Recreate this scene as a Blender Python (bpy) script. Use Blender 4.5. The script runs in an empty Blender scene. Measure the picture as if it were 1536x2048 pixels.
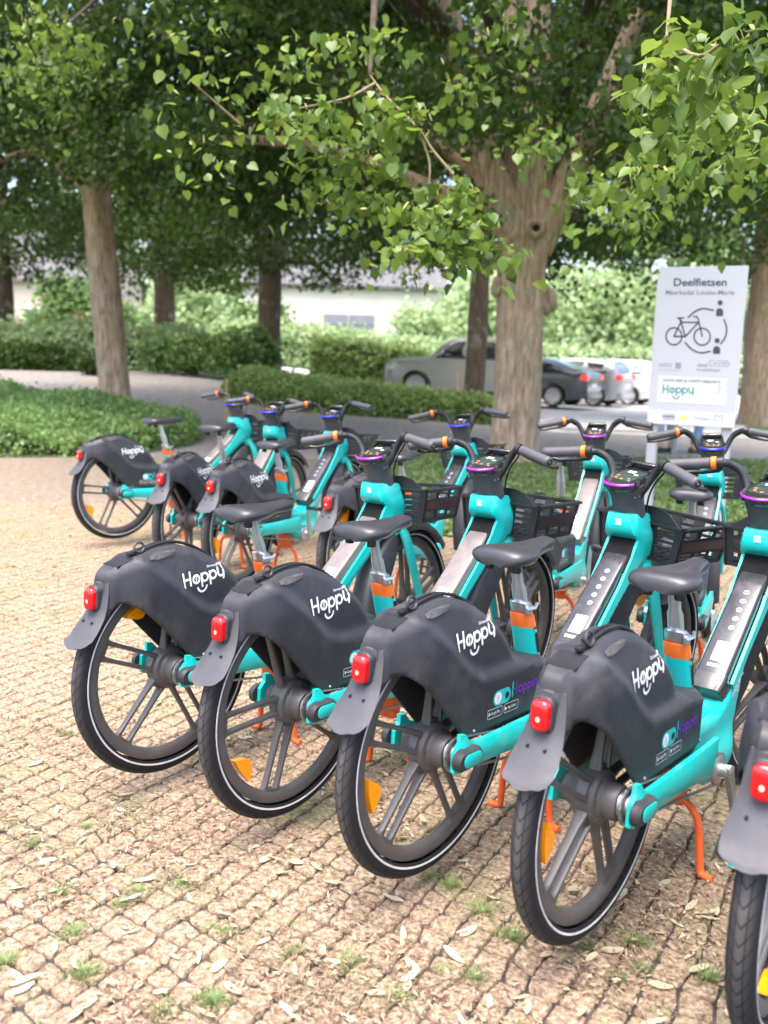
import bpy, bmesh, math, random
import numpy as np
from mathutils import Vector, Matrix
from mathutils.geometry import delaunay_2d_cdt

R = math.radians
rng = np.random.default_rng(7)
random.seed(7)
scene = bpy.context.scene
col = scene.collection

# ------------------------------------------------------------------ camera
cam_data = bpy.data.cameras.new('camera')
cam = bpy.data.objects.new('camera', cam_data)
col.objects.link(cam)
scene.camera = cam
cam_data.sensor_fit = 'VERTICAL'
cam_data.sensor_height = 36.0
cam_data.sensor_width = 27.0
cam_data.lens = 1850.0 / 2048.0 * 36.0
cam_data.clip_start = 0.05
cam_data.clip_end = 2000.0
c_rt = Vector((0.99961299, 0.00456306, 0.0274418))
c_up = Vector((-0.02781859, 0.16396581, 0.9860737))
c_fw = Vector((0.0, 0.98645547, -0.16402929))
cm = Matrix.Identity(4)
for i in range(3):
    cm[i][0] = c_rt[i]; cm[i][1] = c_up[i]; cm[i][2] = -c_fw[i]
cm[2][3] = 1.348
cam.matrix_world = cm
cam_data.dof.use_dof = True
cam_data.dof.focus_distance = 2.8
cam_data.dof.aperture_fstop = 2.7

# ------------------------------------------------------------------ world, sun, exposure
SUN_EL, SUN_AZ = 72.0, 205.0          # azimuth clockwise from +Y (view direction); 215 = behind the camera, to the left
world = bpy.data.worlds.new('World')
scene.world = world
world.use_nodes = True
wn, wl = world.node_tree.nodes, world.node_tree.links
wn.clear()
w_out = wn.new('ShaderNodeOutputWorld'); w_bg = wn.new('ShaderNodeBackground'); w_sky = wn.new('ShaderNodeTexSky')
w_sky.sky_type = 'NISHITA'
w_sky.sun_disc = False
w_sky.sun_elevation = R(SUN_EL)
w_sky.sun_rotation = R(SUN_AZ)
w_sky.air_density = 1.0
w_sky.dust_density = 4.0
w_sky.ozone_density = 0.0
w_bg.inputs['Strength'].default_value = 0.15
wl.new(w_sky.outputs[0], w_bg.inputs[0]); wl.new(w_bg.outputs[0], w_out.inputs[0])

sun_data = bpy.data.lights.new('sun', 'SUN')
sun_data.energy = 1.3
sun_data.angle = R(40)
sun_data.color = (1.0, 0.975, 0.945)
sun = bpy.data.objects.new('sun', sun_data)
col.objects.link(sun)
sun_dir = Vector((math.sin(R(SUN_AZ)) * math.cos(R(SUN_EL)), math.cos(R(SUN_AZ)) * math.cos(R(SUN_EL)), math.sin(R(SUN_EL))))
sun.rotation_euler = sun_dir.to_track_quat('Z', 'Y').to_euler()
sun.location = sun_dir * 30

scene.view_settings.view_transform = 'Standard'
scene.view_settings.look = 'None'
scene.view_settings.exposure = 2.18
scene.view_settings.gamma = 1.0
scene.view_settings.use_curve_mapping = False
scene.render.engine = 'CYCLES'
scene.cycles.use_denoising = True
try:
    scene.cycles.denoiser = 'OPENIMAGEDENOISE'
except Exception:
    pass
scene.cycles.max_bounces = 6
scene.cycles.transparent_max_bounces = 4
scene.cycles.caustics_reflective = False
scene.cycles.caustics_refractive = False

# ------------------------------------------------------------------ materials
def lin(r, g, b):
    f = lambda c: (c / 255 / 12.92) if c / 255 <= 0.04045 else ((c / 255 + 0.055) / 1.055) ** 2.4
    return (f(r), f(g), f(b), 1.0)

def newmat(name):
    m = bpy.data.materials.new(name); m.use_nodes = True
    nt = m.node_tree
    return m, nt, nt.nodes['Principled BSDF']

def plain(name, c, rough=0.5, metal=0.0, var=0.12, scale=30.0, bump=0.0, bscale=300.0, coat=0.0, emit=None, spec=None, dirt=None):
    m, nt, b = newmat(name)
    c = tuple(c[:3]) + (1.0,)
    b.inputs['Roughness'].default_value = rough
    b.inputs['Metallic'].default_value = metal
    if coat: b.inputs['Coat Weight'].default_value = coat; b.inputs['Coat Roughness'].default_value = 0.15
    if spec is not None: b.inputs['Specular IOR Level'].default_value = spec
    tc = nt.nodes.new('ShaderNodeTexCoord')
    nz = nt.nodes.new('ShaderNodeTexNoise'); nz.inputs['Scale'].default_value = scale; nz.inputs['Detail'].default_value = 4
    nt.links.new(tc.outputs['Object'], nz.inputs['Vector'])
    rp = nt.nodes.new('ShaderNodeValToRGB')
    rp.color_ramp.elements[0].position = 0.3; rp.color_ramp.elements[1].position = 0.7
    rp.color_ramp.elements[0].color = tuple(x * (1 - var) for x in c[:3]) + (1,)
    rp.color_ramp.elements[1].color = tuple(min(1, x * (1 + var)) for x in c[:3]) + (1,)
    nt.links.new(nz.outputs[0], rp.inputs[0])
    out = rp.outputs[0]
    if dirt:
        n2 = nt.nodes.new('ShaderNodeTexNoise'); n2.inputs['Scale'].default_value = dirt[2]; n2.inputs['Detail'].default_value = 8; n2.inputs['Roughness'].default_value = 0.7
        oi = nt.nodes.new('ShaderNodeObjectInfo'); sc_ = nt.nodes.new('ShaderNodeMath'); sc_.operation = 'MULTIPLY'; sc_.inputs[1].default_value = 17.0
        nt.links.new(oi.outputs['Random'], sc_.inputs[0])
        va = nt.nodes.new('ShaderNodeVectorMath'); va.operation = 'ADD'
        nt.links.new(tc.outputs['Object'], va.inputs[0]); nt.links.new(sc_.outputs[0], va.inputs[1]); nt.links.new(va.outputs[0], n2.inputs['Vector'])
        mr = nt.nodes.new('ShaderNodeMapRange'); mr.inputs[1].default_value = 0.50; mr.inputs[2].default_value = 0.75; mr.inputs[4].default_value = dirt[1]
        nt.links.new(n2.outputs[0], mr.inputs[0])
        mx = nt.nodes.new('ShaderNodeMix'); mx.data_type = 'RGBA'
        nt.links.new(mr.outputs[0], mx.inputs[0]); nt.links.new(out, mx.inputs[6]); mx.inputs[7].default_value = tuple(dirt[0]) + (1,)
        out = mx.outputs[2]
    nt.links.new(out, b.inputs['Base Color'])
    if bump:
        n3 = nt.nodes.new('ShaderNodeTexNoise'); n3.inputs['Scale'].default_value = bscale; n3.inputs['Detail'].default_value = 3
        nt.links.new(tc.outputs['Object'], n3.inputs['Vector'])
        bp = nt.nodes.new('ShaderNodeBump'); bp.inputs['Strength'].default_value = bump; bp.inputs['Distance'].default_value = 0.002
        nt.links.new(n3.outputs[0], bp.inputs['Height']); nt.links.new(bp.outputs[0], b.inputs['Normal'])
    if emit:
        b.inputs['Emission Color'].default_value = tuple(emit[:3]) + (1,); b.inputs['Emission Strength'].default_value = emit[3]
    return m

def leafmat(name, dark, light, trans=0.35, rough=0.45, hue=None):
    m, nt, b = newmat(name)
    g = nt.nodes.new('ShaderNodeNewGeometry')
    rp = nt.nodes.new('ShaderNodeValToRGB')
    e = rp.color_ramp.elements
    e[0].color = tuple(dark) + (1,); e[1].color = tuple(light) + (1,)
    if hue:
        x = e.new(0.93); x.color = tuple(light) + (1,); e[-1].color = tuple(hue) + (1,)
    nz = nt.nodes.new('ShaderNodeTexNoise'); nz.inputs['Scale'].default_value = 1.3; nz.inputs['Detail'].default_value = 3
    nt.links.new(g.outputs['Position'], nz.inputs['Vector'])
    mr = nt.nodes.new('ShaderNodeMapRange'); mr.inputs[1].default_value = 0.3; mr.inputs[2].default_value = 0.7; nt.links.new(nz.outputs[0], mr.inputs[0])
    mf = nt.nodes.new('ShaderNodeMix'); mf.inputs[0].default_value = 0.0 if hue else 0.5
    nt.links.new(g.outputs['Random Per Island'], mf.inputs[2]); nt.links.new(mr.outputs[0], mf.inputs[3])
    nt.links.new(mf.outputs[0], rp.inputs[0])
    nt.links.new(rp.outputs[0], b.inputs['Base Color'])
    b.inputs['Roughness'].default_value = rough
    b.inputs['Specular IOR Level'].default_value = 0.35
    tr = nt.nodes.new('ShaderNodeBsdfTranslucent')
    hs = nt.nodes.new('ShaderNodeHueSaturation'); hs.inputs['Value'].default_value = 1.7; hs.inputs['Hue'].default_value = 0.48
    nt.links.new(rp.outputs[0], hs.inputs['Color']); nt.links.new(hs.outputs[0], tr.inputs['Color'])
    mx = nt.nodes.new('ShaderNodeMixShader'); mx.inputs[0].default_value = trans
    nt.links.new(b.outputs[0], mx.inputs[1]); nt.links.new(tr.outputs[0], mx.inputs[2])
    nt.links.new(mx.outputs[0], nt.nodes['Material Output'].inputs['Surface'])
    return m

M = {}
M['teal'] = plain('teal_paint', (0.006, 0.50, 0.47), 0.33, var=0.04, scale=6, coat=0.25, dirt=((0.25, 0.36, 0.33), 0.28, 16))
M['teal_dark'] = plain('teal_dark_paint', (0.006, 0.20, 0.19), 0.25, var=0.05)
M['charcoal'] = plain('charcoal_plastic', (0.0285, 0.0275, 0.0335), 0.52, var=0.12, scale=9, bump=0.15, bscale=900, dirt=((0.090, 0.083, 0.085), 0.6, 9))
M['flap'] = plain('grey_rubber', (0.048, 0.047, 0.056), 0.6, var=0.1, scale=12, dirt=((0.085, 0.080, 0.082), 0.45, 25))
M['black'] = plain('black_plastic', (0.014, 0.014, 0.016), 0.42, var=0.2, bump=0.1, bscale=700)
M['black_gloss'] = plain('black_gloss_plastic', (0.016, 0.015, 0.018), 0.16, var=0.2, coat=0.6, dirt=((0.07, 0.065, 0.06), 0.25, 30))
M['battery'] = plain('battery_casing', (0.030, 0.027, 0.031), 0.27, var=0.15, coat=0.4, dirt=((0.13, 0.115, 0.105), 0.4, 22))
M['battery_taupe'] = plain('battery_casing_sky_sheen', (0.15, 0.122, 0.115), 0.30, var=0.15, coat=0.3, dirt=((0.22, 0.19, 0.17), 0.5, 16))  # taupe base paints in the sky's reflection, with dirt mottling over it
M['collar'] = plain('grey_collar_plastic', (0.060, 0.058, 0.066), 0.5, var=0.1, bump=0.1, bscale=700)
M['grip'] = plain('grip_rubber', (0.062, 0.06, 0.068), 0.55, var=0.15, bump=0.3, bscale=500)
M['saddle'] = plain('saddle_vinyl', (0.030, 0.029, 0.034), 0.36, var=0.08, scale=20, bump=0.12, bscale=600)
M['rim'] = plain('rim_alloy_paint', (0.078, 0.071, 0.071), 0.45, var=0.1, scale=14, dirt=((0.14, 0.12, 0.10), 0.35, 20))
M['alu'] = plain('brushed_aluminium', (0.62, 0.62, 0.63), 0.33, metal=0.85, var=0.06)
M['steel'] = plain('dull_steel', (0.35, 0.34, 0.34), 0.4, metal=0.9, var=0.15, scale=200)
M['orange'] = plain('orange_plastic', (0.86, 0.165, 0.02), 0.42, var=0.06)
M['kick'] = plain('orange_red_paint', (0.80, 0.125, 0.025), 0.42, var=0.08, dirt=((0.5, 0.2, 0.1), 0.3, 40))
M['amber'] = plain('amber_reflector', (0.95, 0.30, 0.005), 0.2, var=0.12, scale=160, coat=0.5)
M['red'] = plain('red_lens', (0.52, 0.004, 0.008), 0.15, var=0.35, scale=120, coat=0.8)
M['red_lit'] = plain('red_lamp_core', (0.9, 0.05, 0.04), 0.2, emit=(1.0, 0.12, 0.08, 3.0))
M['white'] = plain('white_print', (0.80, 0.80, 0.82), 0.5, var=0.03)
M['paleblue'] = plain('pale_blue_print', (0.42, 0.52, 0.60), 0.5, var=0.03)
M['purple_print'] = plain('purple_print', (0.16, 0.035, 0.42), 0.45, var=0.05)
M['teal_print'] = plain('teal_print', (0.02, 0.50, 0.50), 0.45, var=0.05)
M['purple_lit'] = plain('purple_light_ring', (0.25, 0.01, 0.35), 0.25, emit=(0.42, 0.02, 0.75, 0.25))
M['blue_lit'] = plain('blue_light_ring', (0.01, 0.01, 0.4), 0.25, emit=(0.03, 0.03, 0.8, 0.35))
M['socket'] = plain('socket_black', (0.010, 0.010, 0.011), 0.8, var=0.2, spec=0.1)
M['screen'] = plain('display_glass', (0.035, 0.055, 0.055), 0.12, var=0.1, coat=0.7)
M['stripe'] = plain('reflective_stripe', (0.55, 0.55, 0.57), 0.35, var=0.1, dirt=((0.25, 0.23, 0.21), 0.6, 30))
M['basketband'] = plain('basket_band_plate', (0.050, 0.024, 0.022), 0.3, var=0.2, coat=0.3)
M['dust'] = plain('dusty_recess', (0.062, 0.056, 0.056), 0.8, var=0.3, scale=60)

# tyre: tread pattern from the lathe's own UVs
def tyremat():
    m, nt, b = newmat('tyre_rubber')
    uv = nt.nodes.new('ShaderNodeUVMap'); sp = nt.nodes.new('ShaderNodeSeparateXYZ')
    nt.links.new(uv.outputs[0], sp.inputs[0])
    def mth(op, a, b_=None, c=None):
        n = nt.nodes.new('ShaderNodeMath'); n.operation = op
        for i, v in enumerate((a, b_, c)):
            if v is None: continue
            if isinstance(v, (int, float)): n.inputs[i].default_value = v
            else: nt.links.new(v, n.inputs[i])
        return n.outputs[0]
    d = mth('ABSOLUTE', mth('SUBTRACT', sp.outputs[1], 0.5))            # 0 at crown, .5 at bead
    u = mth('MULTIPLY', sp.outputs[0], 62.0)
    chev = mth('FRACT', mth('ADD', u, mth('MULTIPLY', d, 5.0)))
    g1 = mth('LESS_THAN', chev, 0.13)
    g2 = mth('LESS_THAN', mth('ABSOLUTE', mth('SUBTRACT', d, 0.085)), 0.009)
    tread = mth('LESS_THAN', d, 0.27)
    groove = mth('MULTIPLY', mth('MAXIMUM', g1, g2), tread)
    crown = mth('SUBTRACT', 1.0, mth('MULTIPLY', d, 4.2))
    crown = mth('MAXIMUM', crown, 0.0)
    mx = nt.nodes.new('ShaderNodeMix'); mx.data_type = 'RGBA'
    mx.inputs[6].default_value = (0.013, 0.013, 0.016, 1); mx.inputs[7].default_value = (0.075, 0.069, 0.067, 1)
    nz = nt.nodes.new('ShaderNodeTexNoise'); nz.inputs['Scale'].default_value = 35
    tc = nt.nodes.new('ShaderNodeTexCoord'); nt.links.new(tc.outputs['Object'], nz.inputs['Vector'])
    nt.links.new(mth('MULTIPLY', crown, mth('ADD', nz.outputs[0], 0.45)), mx.inputs[0])
    m2 = nt.nodes.new('ShaderNodeMix'); m2.data_type = 'RGBA'
    nt.links.new(groove, m2.inputs[0]); nt.links.new(mx.outputs[2], m2.inputs[6]); m2.inputs[7].default_value = (0.008, 0.008, 0.009, 1)
    nt.links.new(m2.outputs[2], b.inputs['Base Color'])
    b.inputs['Roughness'].default_value = 0.72; b.inputs['Specular IOR Level'].default_value = 0.3
    bp = nt.nodes.new('ShaderNodeBump'); bp.inputs['Strength'].default_value = 0.9; bp.inputs['Distance'].default_value = 0.003; bp.invert = True
    nt.links.new(groove, bp.inputs['Height']); nt.links.new(bp.outputs[0], b.inputs['Normal'])
    return m
M['tyre'] = tyremat()

# ------------------------------------------------------------------ geometry helpers
def catmull(pts, n=6, closed=False):
    P = [np.array(p, float) for p in pts]; out = []
    N = len(P)
    for i in range(N if closed else N - 1):
        p0 = P[(i - 1) % N] if closed or i > 0 else 2 * P[0] - P[1]
        p1 = P[i]; p2 = P[(i + 1) % N]
        p3 = P[(i + 2) % N] if closed or i + 2 < N else 2 * P[-1] - P[-2]
        for k in range(n):
            t = k / n
            out.append(0.5 * (2 * p1 + (p2 - p0) * t + (2 * p0 - 5 * p1 + 4 * p2 - p3) * t * t + (3 * p1 - p0 - 3 * p2 + p3) * t ** 3))
    if not closed: out.append(P[-1])
    return out

def sstep(a, b, x):
    t = np.clip((np.asarray(x, float) - a) / (b - a), 0, 1)
    return t * t * (3 - 2 * t)

class MB:
    def __init__(s): s.v = []; s.f = []; s.uv = {}
    def add(s, vs, fs):
        o = len(s.v)
        s.v += [tuple(float(c) for c in p) for p in vs]
        s.f += [tuple(o + i for i in f) for f in fs]
        return s
    def tube(s, path, r, seg=10, caps=True, closed=False, sy=1.0):
        P = [Vector(p) for p in path]; n = len(P)
        rr = [r] * n if isinstance(r, (int, float)) else list(r)
        T = []
        for i in range(n):
            a = P[(i - 1) % n] if closed or i > 0 else P[i]
            b = P[(i + 1) % n] if closed or i < n - 1 else P[i]
            t = b - a
            T.append(t.normalized() if t.length > 1e-9 else Vector((0, 0, 1)))
        nrm = T[0].orthogonal().normalized()
        if abs(T[0].dot(Vector((0, 1, 0)))) < 0.9:
            nrm = (Vector((0, 1, 0)) - T[0] * T[0].y).normalized()
        vs = []
        for i in range(n):
            nrm = nrm - T[i] * nrm.dot(T[i])
            nrm = nrm.normalized() if nrm.length > 1e-6 else T[i].orthogonal().normalized()
            bi = T[i].cross(nrm)
            for k in range(seg):
                a = 2 * math.pi * k / seg
                vs.append(P[i] + (nrm * math.cos(a) * sy + bi * math.sin(a)) * rr[i])
        fs = []
        m = n if closed else n - 1
        for i in range(m):
            j = (i + 1) % n
            for k in range(seg):
                k2 = (k + 1) % seg
                fs.append((i * seg + k, i * seg + k2, j * seg + k2, j * seg + k))
        if caps and not closed:
            fs.append(tuple(range(seg - 1, -1, -1))); fs.append(tuple((n - 1) * seg + k for k in range(seg)))
        return s.add(vs, fs)
    def lathe(s, prof, seg=48, closed=False, c=(0, 0, 0), axis='Y', uv=False):
        n = len(prof); vs = []; fs = []
        for i in range(seg):
            a = 2 * math.pi * i / seg
            for (r, h) in prof:
                q = (r * math.cos(a), h, r * math.sin(a)) if axis == 'Y' else ((r * math.cos(a), r * math.sin(a), h) if axis == 'Z' else (h, r * math.cos(a), r * math.sin(a)))
                vs.append((q[0] + c[0], q[1] + c[1], q[2] + c[2]))
        m = n if closed else n - 1
        base = len(s.f)
        for i in range(seg):
            j = (i + 1) % seg
            for k in range(m):
                k2 = (k + 1) % n
                fs.append((i * n + k, j * n + k, j * n + k2, i * n + k2) if axis != 'Z' else (i * n + k, i * n + k2, j * n + k2, j * n + k)[::-1])
                if uv: s.uv[base + len(fs) - 1] = ((i / seg, k / m), ((i + 1) / seg, k / m), ((i + 1) / seg, (k + 1) / m), (i / seg, (k + 1) / m))
        return s.add(vs, fs)
    def box(s, c, d, b=0.0, seg=2, rot=None):
        bm = bmesh.new(); bmesh.ops.create_cube(bm, size=1.0)
        for v in bm.verts: v.co = Vector((v.co.x * d[0], v.co.y * d[1], v.co.z * d[2]))
        if b: bmesh.ops.bevel(bm, geom=list(bm.edges), offset=b, segments=seg, affect='EDGES', profile=0.5)
        mt = Matrix.Translation(Vector(c)) @ (rot.to_4x4() if rot is not None else Matrix.Identity(4))
        bm.verts.index_update()
        vs = [mt @ v.co for v in bm.verts]; fs = [tuple(v.index for v in f.verts) for f in bm.faces]
        bm.free()
        return s.add(vs, fs)
    def loft(s, rings, caps=True, closed=True):
        n = len(rings[0]); vs = [p for r in rings for p in r]; fs = []
        for i in range(len(rings) - 1):
            for k in range(n if closed else n - 1):
                k2 = (k + 1) % n
                fs.append((i * n + k, i * n + k2, (i + 1) * n + k2, (i + 1) * n + k))
        if caps:
            fs.append(tuple(range(n - 1, -1, -1))); fs.append(tuple((len(rings) - 1) * n + k for k in range(n)))
        return s.add(vs, fs)
    def prism(s, poly, y0, y1):
        n = len(poly)
        vs = [(p[0], y0, p[1]) for p in poly] + [(p[0], y1, p[1]) for p in poly]
        fs = [(i, (i + 1) % n, n + (i + 1) % n, n + i) for i in range(n)] + [tuple(range(n - 1, -1, -1)), tuple(n + i for i in range(n))]
        return s.add(vs, fs)
    def slab(s, outline, w, step, rim=None, sides=(1, -1)):
        V, F, n = cdt(outline, step)
        ww = np.asarray(w(V[:, 0], V[:, 1]), float) * np.ones(len(V))
        for sd in sides:
            s.add([(V[i, 0], sd * ww[i], V[i, 1]) for i in range(len(V))], [f if sd < 0 else f[::-1] for f in F])
        vs = []; fs = []
        for i in range(n):
            j = (i + 1) % n
            if rim is not None and not rim(*((V[i] + V[j]) / 2)): continue
            o = len(vs)
            vs += [(V[i, 0], ww[i], V[i, 1]), (V[j, 0], ww[j], V[j, 1]), (V[j, 0], -ww[j], V[j, 1]), (V[i, 0], -ww[i], V[i, 1])]
            fs.append((o, o + 1, o + 2, o + 3))
        if len(sides) == 2: s.add(vs, fs)
        return s
    def build(s, name, mat, parent=None, angle=35, weld=True, loc=None):
        me = bpy.data.meshes.new(name)
        me.from_pydata(s.v, [], s.f)
        if s.uv:
            ul = me.uv_layers.new(name='UVMap')
            for p in me.polygons:
                q = s.uv.get(p.index)
                if q:
                    for li, c in zip(p.loop_indices, q): ul.data[li].uv = c
        bm = bmesh.new(); bm.from_mesh(me)
        if weld: bmesh.ops.remove_doubles(bm, verts=bm.verts, dist=1e-5)
        bmesh.ops.recalc_face_normals(bm, faces=bm.faces)
        bm.to_mesh(me); bm.free()
        if angle:
            me.shade_smooth(); me.set_sharp_from_angle(angle=R(angle))
        me.materials.append(mat if not isinstance(mat, str) else M[mat])
        o = bpy.data.objects.new(name, me); col.objects.link(o)
        if parent: o.parent = parent
        if loc is not None: o.location = loc
        return o

def inside(poly, x, y):
    x = np.asarray(x, float); y = np.asarray(y, float); c = np.zeros(x.shape, bool)
    n = len(poly); j = n - 1
    for i in range(n):
        xi, yi = poly[i]; xj, yj = poly[j]
        if yi != yj:
            c ^= ((yi > y) != (yj > y)) & (x < (xj - xi) * (y - yi) / (yj - yi) + xi)
        j = i
    return c

def pdist(poly, x, y, closed=True):
    x = np.asarray(x, float); y = np.asarray(y, float); d = np.full(x.shape, 1e9)
    n = len(poly)
    for i in range(n if closed else n - 1):
        ax, ay = poly[i]; bx, by = poly[(i + 1) % n]
        L = (bx - ax) ** 2 + (by - ay) ** 2 + 1e-12
        t = np.clip(((x - ax) * (bx - ax) + (y - ay) * (by - ay)) / L, 0, 1)
        d = np.minimum(d, np.hypot(x - ax - t * (bx - ax), y - ay - t * (by - ay)))
    return d

def cdt(outline, step):
    P = [(float(a), float(b)) for a, b in outline]; n = len(P)
    A = np.array(P)
    gx = np.arange(A[:, 0].min() + step / 2, A[:, 0].max(), step); gy = np.arange(A[:, 1].min() + step / 2, A[:, 1].max(), step)
    if len(gx) and len(gy):
        X, Y = np.meshgrid(gx, gy); X[1::2] += step / 2
        X, Y = X.ravel(), Y.ravel()
        k = inside(P, X, Y); X, Y = X[k], Y[k]
        k = pdist(P, X, Y) > step * 0.45; X, Y = X[k], Y[k]
    else: X = Y = np.zeros(0)
    pts = [Vector(p) for p in P] + [Vector((a, b)) for a, b in zip(X, Y)]
    vo, eo, fo, ov, oe, of = delaunay_2d_cdt(pts, [], [list(range(n))], 1, 1e-7)
    V = np.array([tuple(v) for v in vo])
    # vertices keep input order when nothing merges
    return V, [tuple(f) for f in fo], n

def stroke(mb, path, w, place, closed=False, caps=True):
    """flat ribbon of width w along a 2-D path, laid on a surface by place(x, y) -> 3-D"""
    P = [np.array(p, float) for p in path]; n = len(P)
    L = []; Rr = []
    for i in range(n):
        a = P[(i - 1) % n] if closed or i > 0 else P[i]; b = P[(i + 1) % n] if closed or i < n - 1 else P[i]
        t = b - a; t = t / (np.hypot(*t) + 1e-12); nn = np.array((-t[1], t[0])) * w / 2
        L.append(P[i] + nn); Rr.append(P[i] - nn)
    vs = [place(*p) for p in L] + [place(*p) for p in Rr]
    fs = [(i, n + i, n + (i + 1) % n, (i + 1) % n) for i in range(n if closed else n - 1)]
    mb.add(vs, fs)
    if caps and not closed:
        for e in (0, n - 1): disc(mb, P[e], w / 2, place, 8)
    return mb

def disc(mb, c, r, place, seg=16, sx=1.0):
    mb.add([place(c[0] + sx * r * math.cos(2 * math.pi * k / seg), c[1] + r * math.sin(2 * math.pi * k / seg)) for k in range(seg)], [tuple(range(seg))])

def rect(mb, c, w, h, place, r=0.0):
    if r <= 0:
        pts = [(c[0] - w / 2, c[1] - h / 2), (c[0] + w / 2, c[1] - h / 2), (c[0] + w / 2, c[1] + h / 2), (c[0] - w / 2, c[1] + h / 2)]
    else:
        pts = rrect(w, h, r, 5, c)
    mb.add([place(*p) for p in pts], [tuple(range(len(pts)))])

def rrect(w, h, r, n=5, c=(0, 0)):
    out = []
    for cx, cy, a0 in ((w / 2 - r, h / 2 - r, 0), (-w / 2 + r, h / 2 - r, 90), (-w / 2 + r, -h / 2 + r, 180), (w / 2 - r, -h / 2 + r, 270)):
        for k in range(n + 1):
            a = R(a0 + 90 * k / n); out.append((c[0] + cx + r * math.cos(a), c[1] + cy + r * math.sin(a)))
    return out

def arc(c, r, a0, a1, n=14, sx=1.0):
    return [(c[0] + sx * r * math.cos(R(a0 + (a1 - a0) * k / n)), c[1] + r * math.sin(R(a0 + (a1 - a0) * k / n))) for k in range(n + 1)]

_fontcache = {}
def text2d(body, size=1.0, bold=0.0, spacing=1.0):
    """outline text as flat 2-D triangles: list of verts, faces, width"""
    key = (body, bold, spacing)
    if key not in _fontcache:
        cu = bpy.data.curves.new('lettering', 'FONT'); cu.body = body; cu.size = 1.0; cu.offset = bold; cu.resolution_u = 3; cu.space_character = spacing
        ob = bpy.data.objects.new('lettering', cu); col.objects.link(ob)
        bpy.context.view_layer.update()
        me = bpy.data.meshes.new_from_object(ob.evaluated_get(bpy.context.evaluated_depsgraph_get()))
        V = [(v.co.x, v.co.y) for v in me.vertices]; F = [tuple(p.vertices) for p in me.polygons]
        bpy.data.objects.remove(ob); bpy.data.curves.remove(cu); bpy.data.meshes.remove(me)
        _fontcache[key] = (V, F)
    V, F = _fontcache[key]
    xs = [v[0] for v in V] or [0]
    x0, x1 = min(xs), max(xs)
    return [((v[0] - x0) * size, v[1] * size) for v in V], F, (x1 - x0) * size

def put_text(mb, body, c, size, place, bold=0.0, align='C', ang=0.0, width=None, spacing=1.0):
    V, F, w = text2d(body, size, bold, spacing)
    k = 1.0
    if width: k = width / w; w = width
    ox = {'C': -w / 2, 'L': 0, 'R': -w}[align]
    ca, sa = math.cos(ang), math.sin(ang)
    mb.add([place(c[0] + (v[0] * k + ox) * ca - v[1] * sa, c[1] + (v[0] * k + ox) * sa + v[1] * ca) for v in V], F)

def tag(o, label=None, cat=None, group=None, kind=None):
    if label: o['label'] = label
    if cat: o['category'] = cat
    if group: o['group'] = group
    if kind: o['kind'] = kind
    return o

def empty(name, loc=(0, 0, 0), rz=0.0):
    o = bpy.data.objects.new(name, None); col.objects.link(o)
    o.empty_display_size = 0.1
    o.location = loc; o.rotation_euler = (0, 0, rz)
    return o

def copy_tree(o, parent=None):
    c = o.copy(); col.objects.link(c)
    if parent: c.parent = parent
    for ch in list(o.children): copy_tree(ch, c)
    return c
# ------------------------------------------------------------------ terrain
def H(x, y):
    x = np.asarray(x, float); y = np.asarray(y, float)
    return sstep(12, 28, y) * np.clip((3 - x) * .1, 0, .8)

def fast_mesh(name, V, F, mat, parent=None, smooth=False):
    V = np.asarray(V, np.float32); F = np.asarray(F, np.int32)
    me = bpy.data.meshes.new(name)
    k = F.shape[1]
    me.vertices.add(len(V)); me.vertices.foreach_set('co', V.ravel())
    me.loops.add(F.size); me.loops.foreach_set('vertex_index', F.ravel())
    me.polygons.add(len(F)); me.polygons.foreach_set('loop_start', np.arange(0, F.size, k, dtype=np.int32)); me.polygons.foreach_set('loop_total', np.full(len(F), k, np.int32))
    me.update(calc_edges=True)
    if smooth: me.shade_smooth()
    me.materials.append(mat if not isinstance(mat, str) else M[mat])
    o = bpy.data.objects.new(name, me); col.objects.link(o)
    if parent: o.parent = parent
    return o

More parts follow.
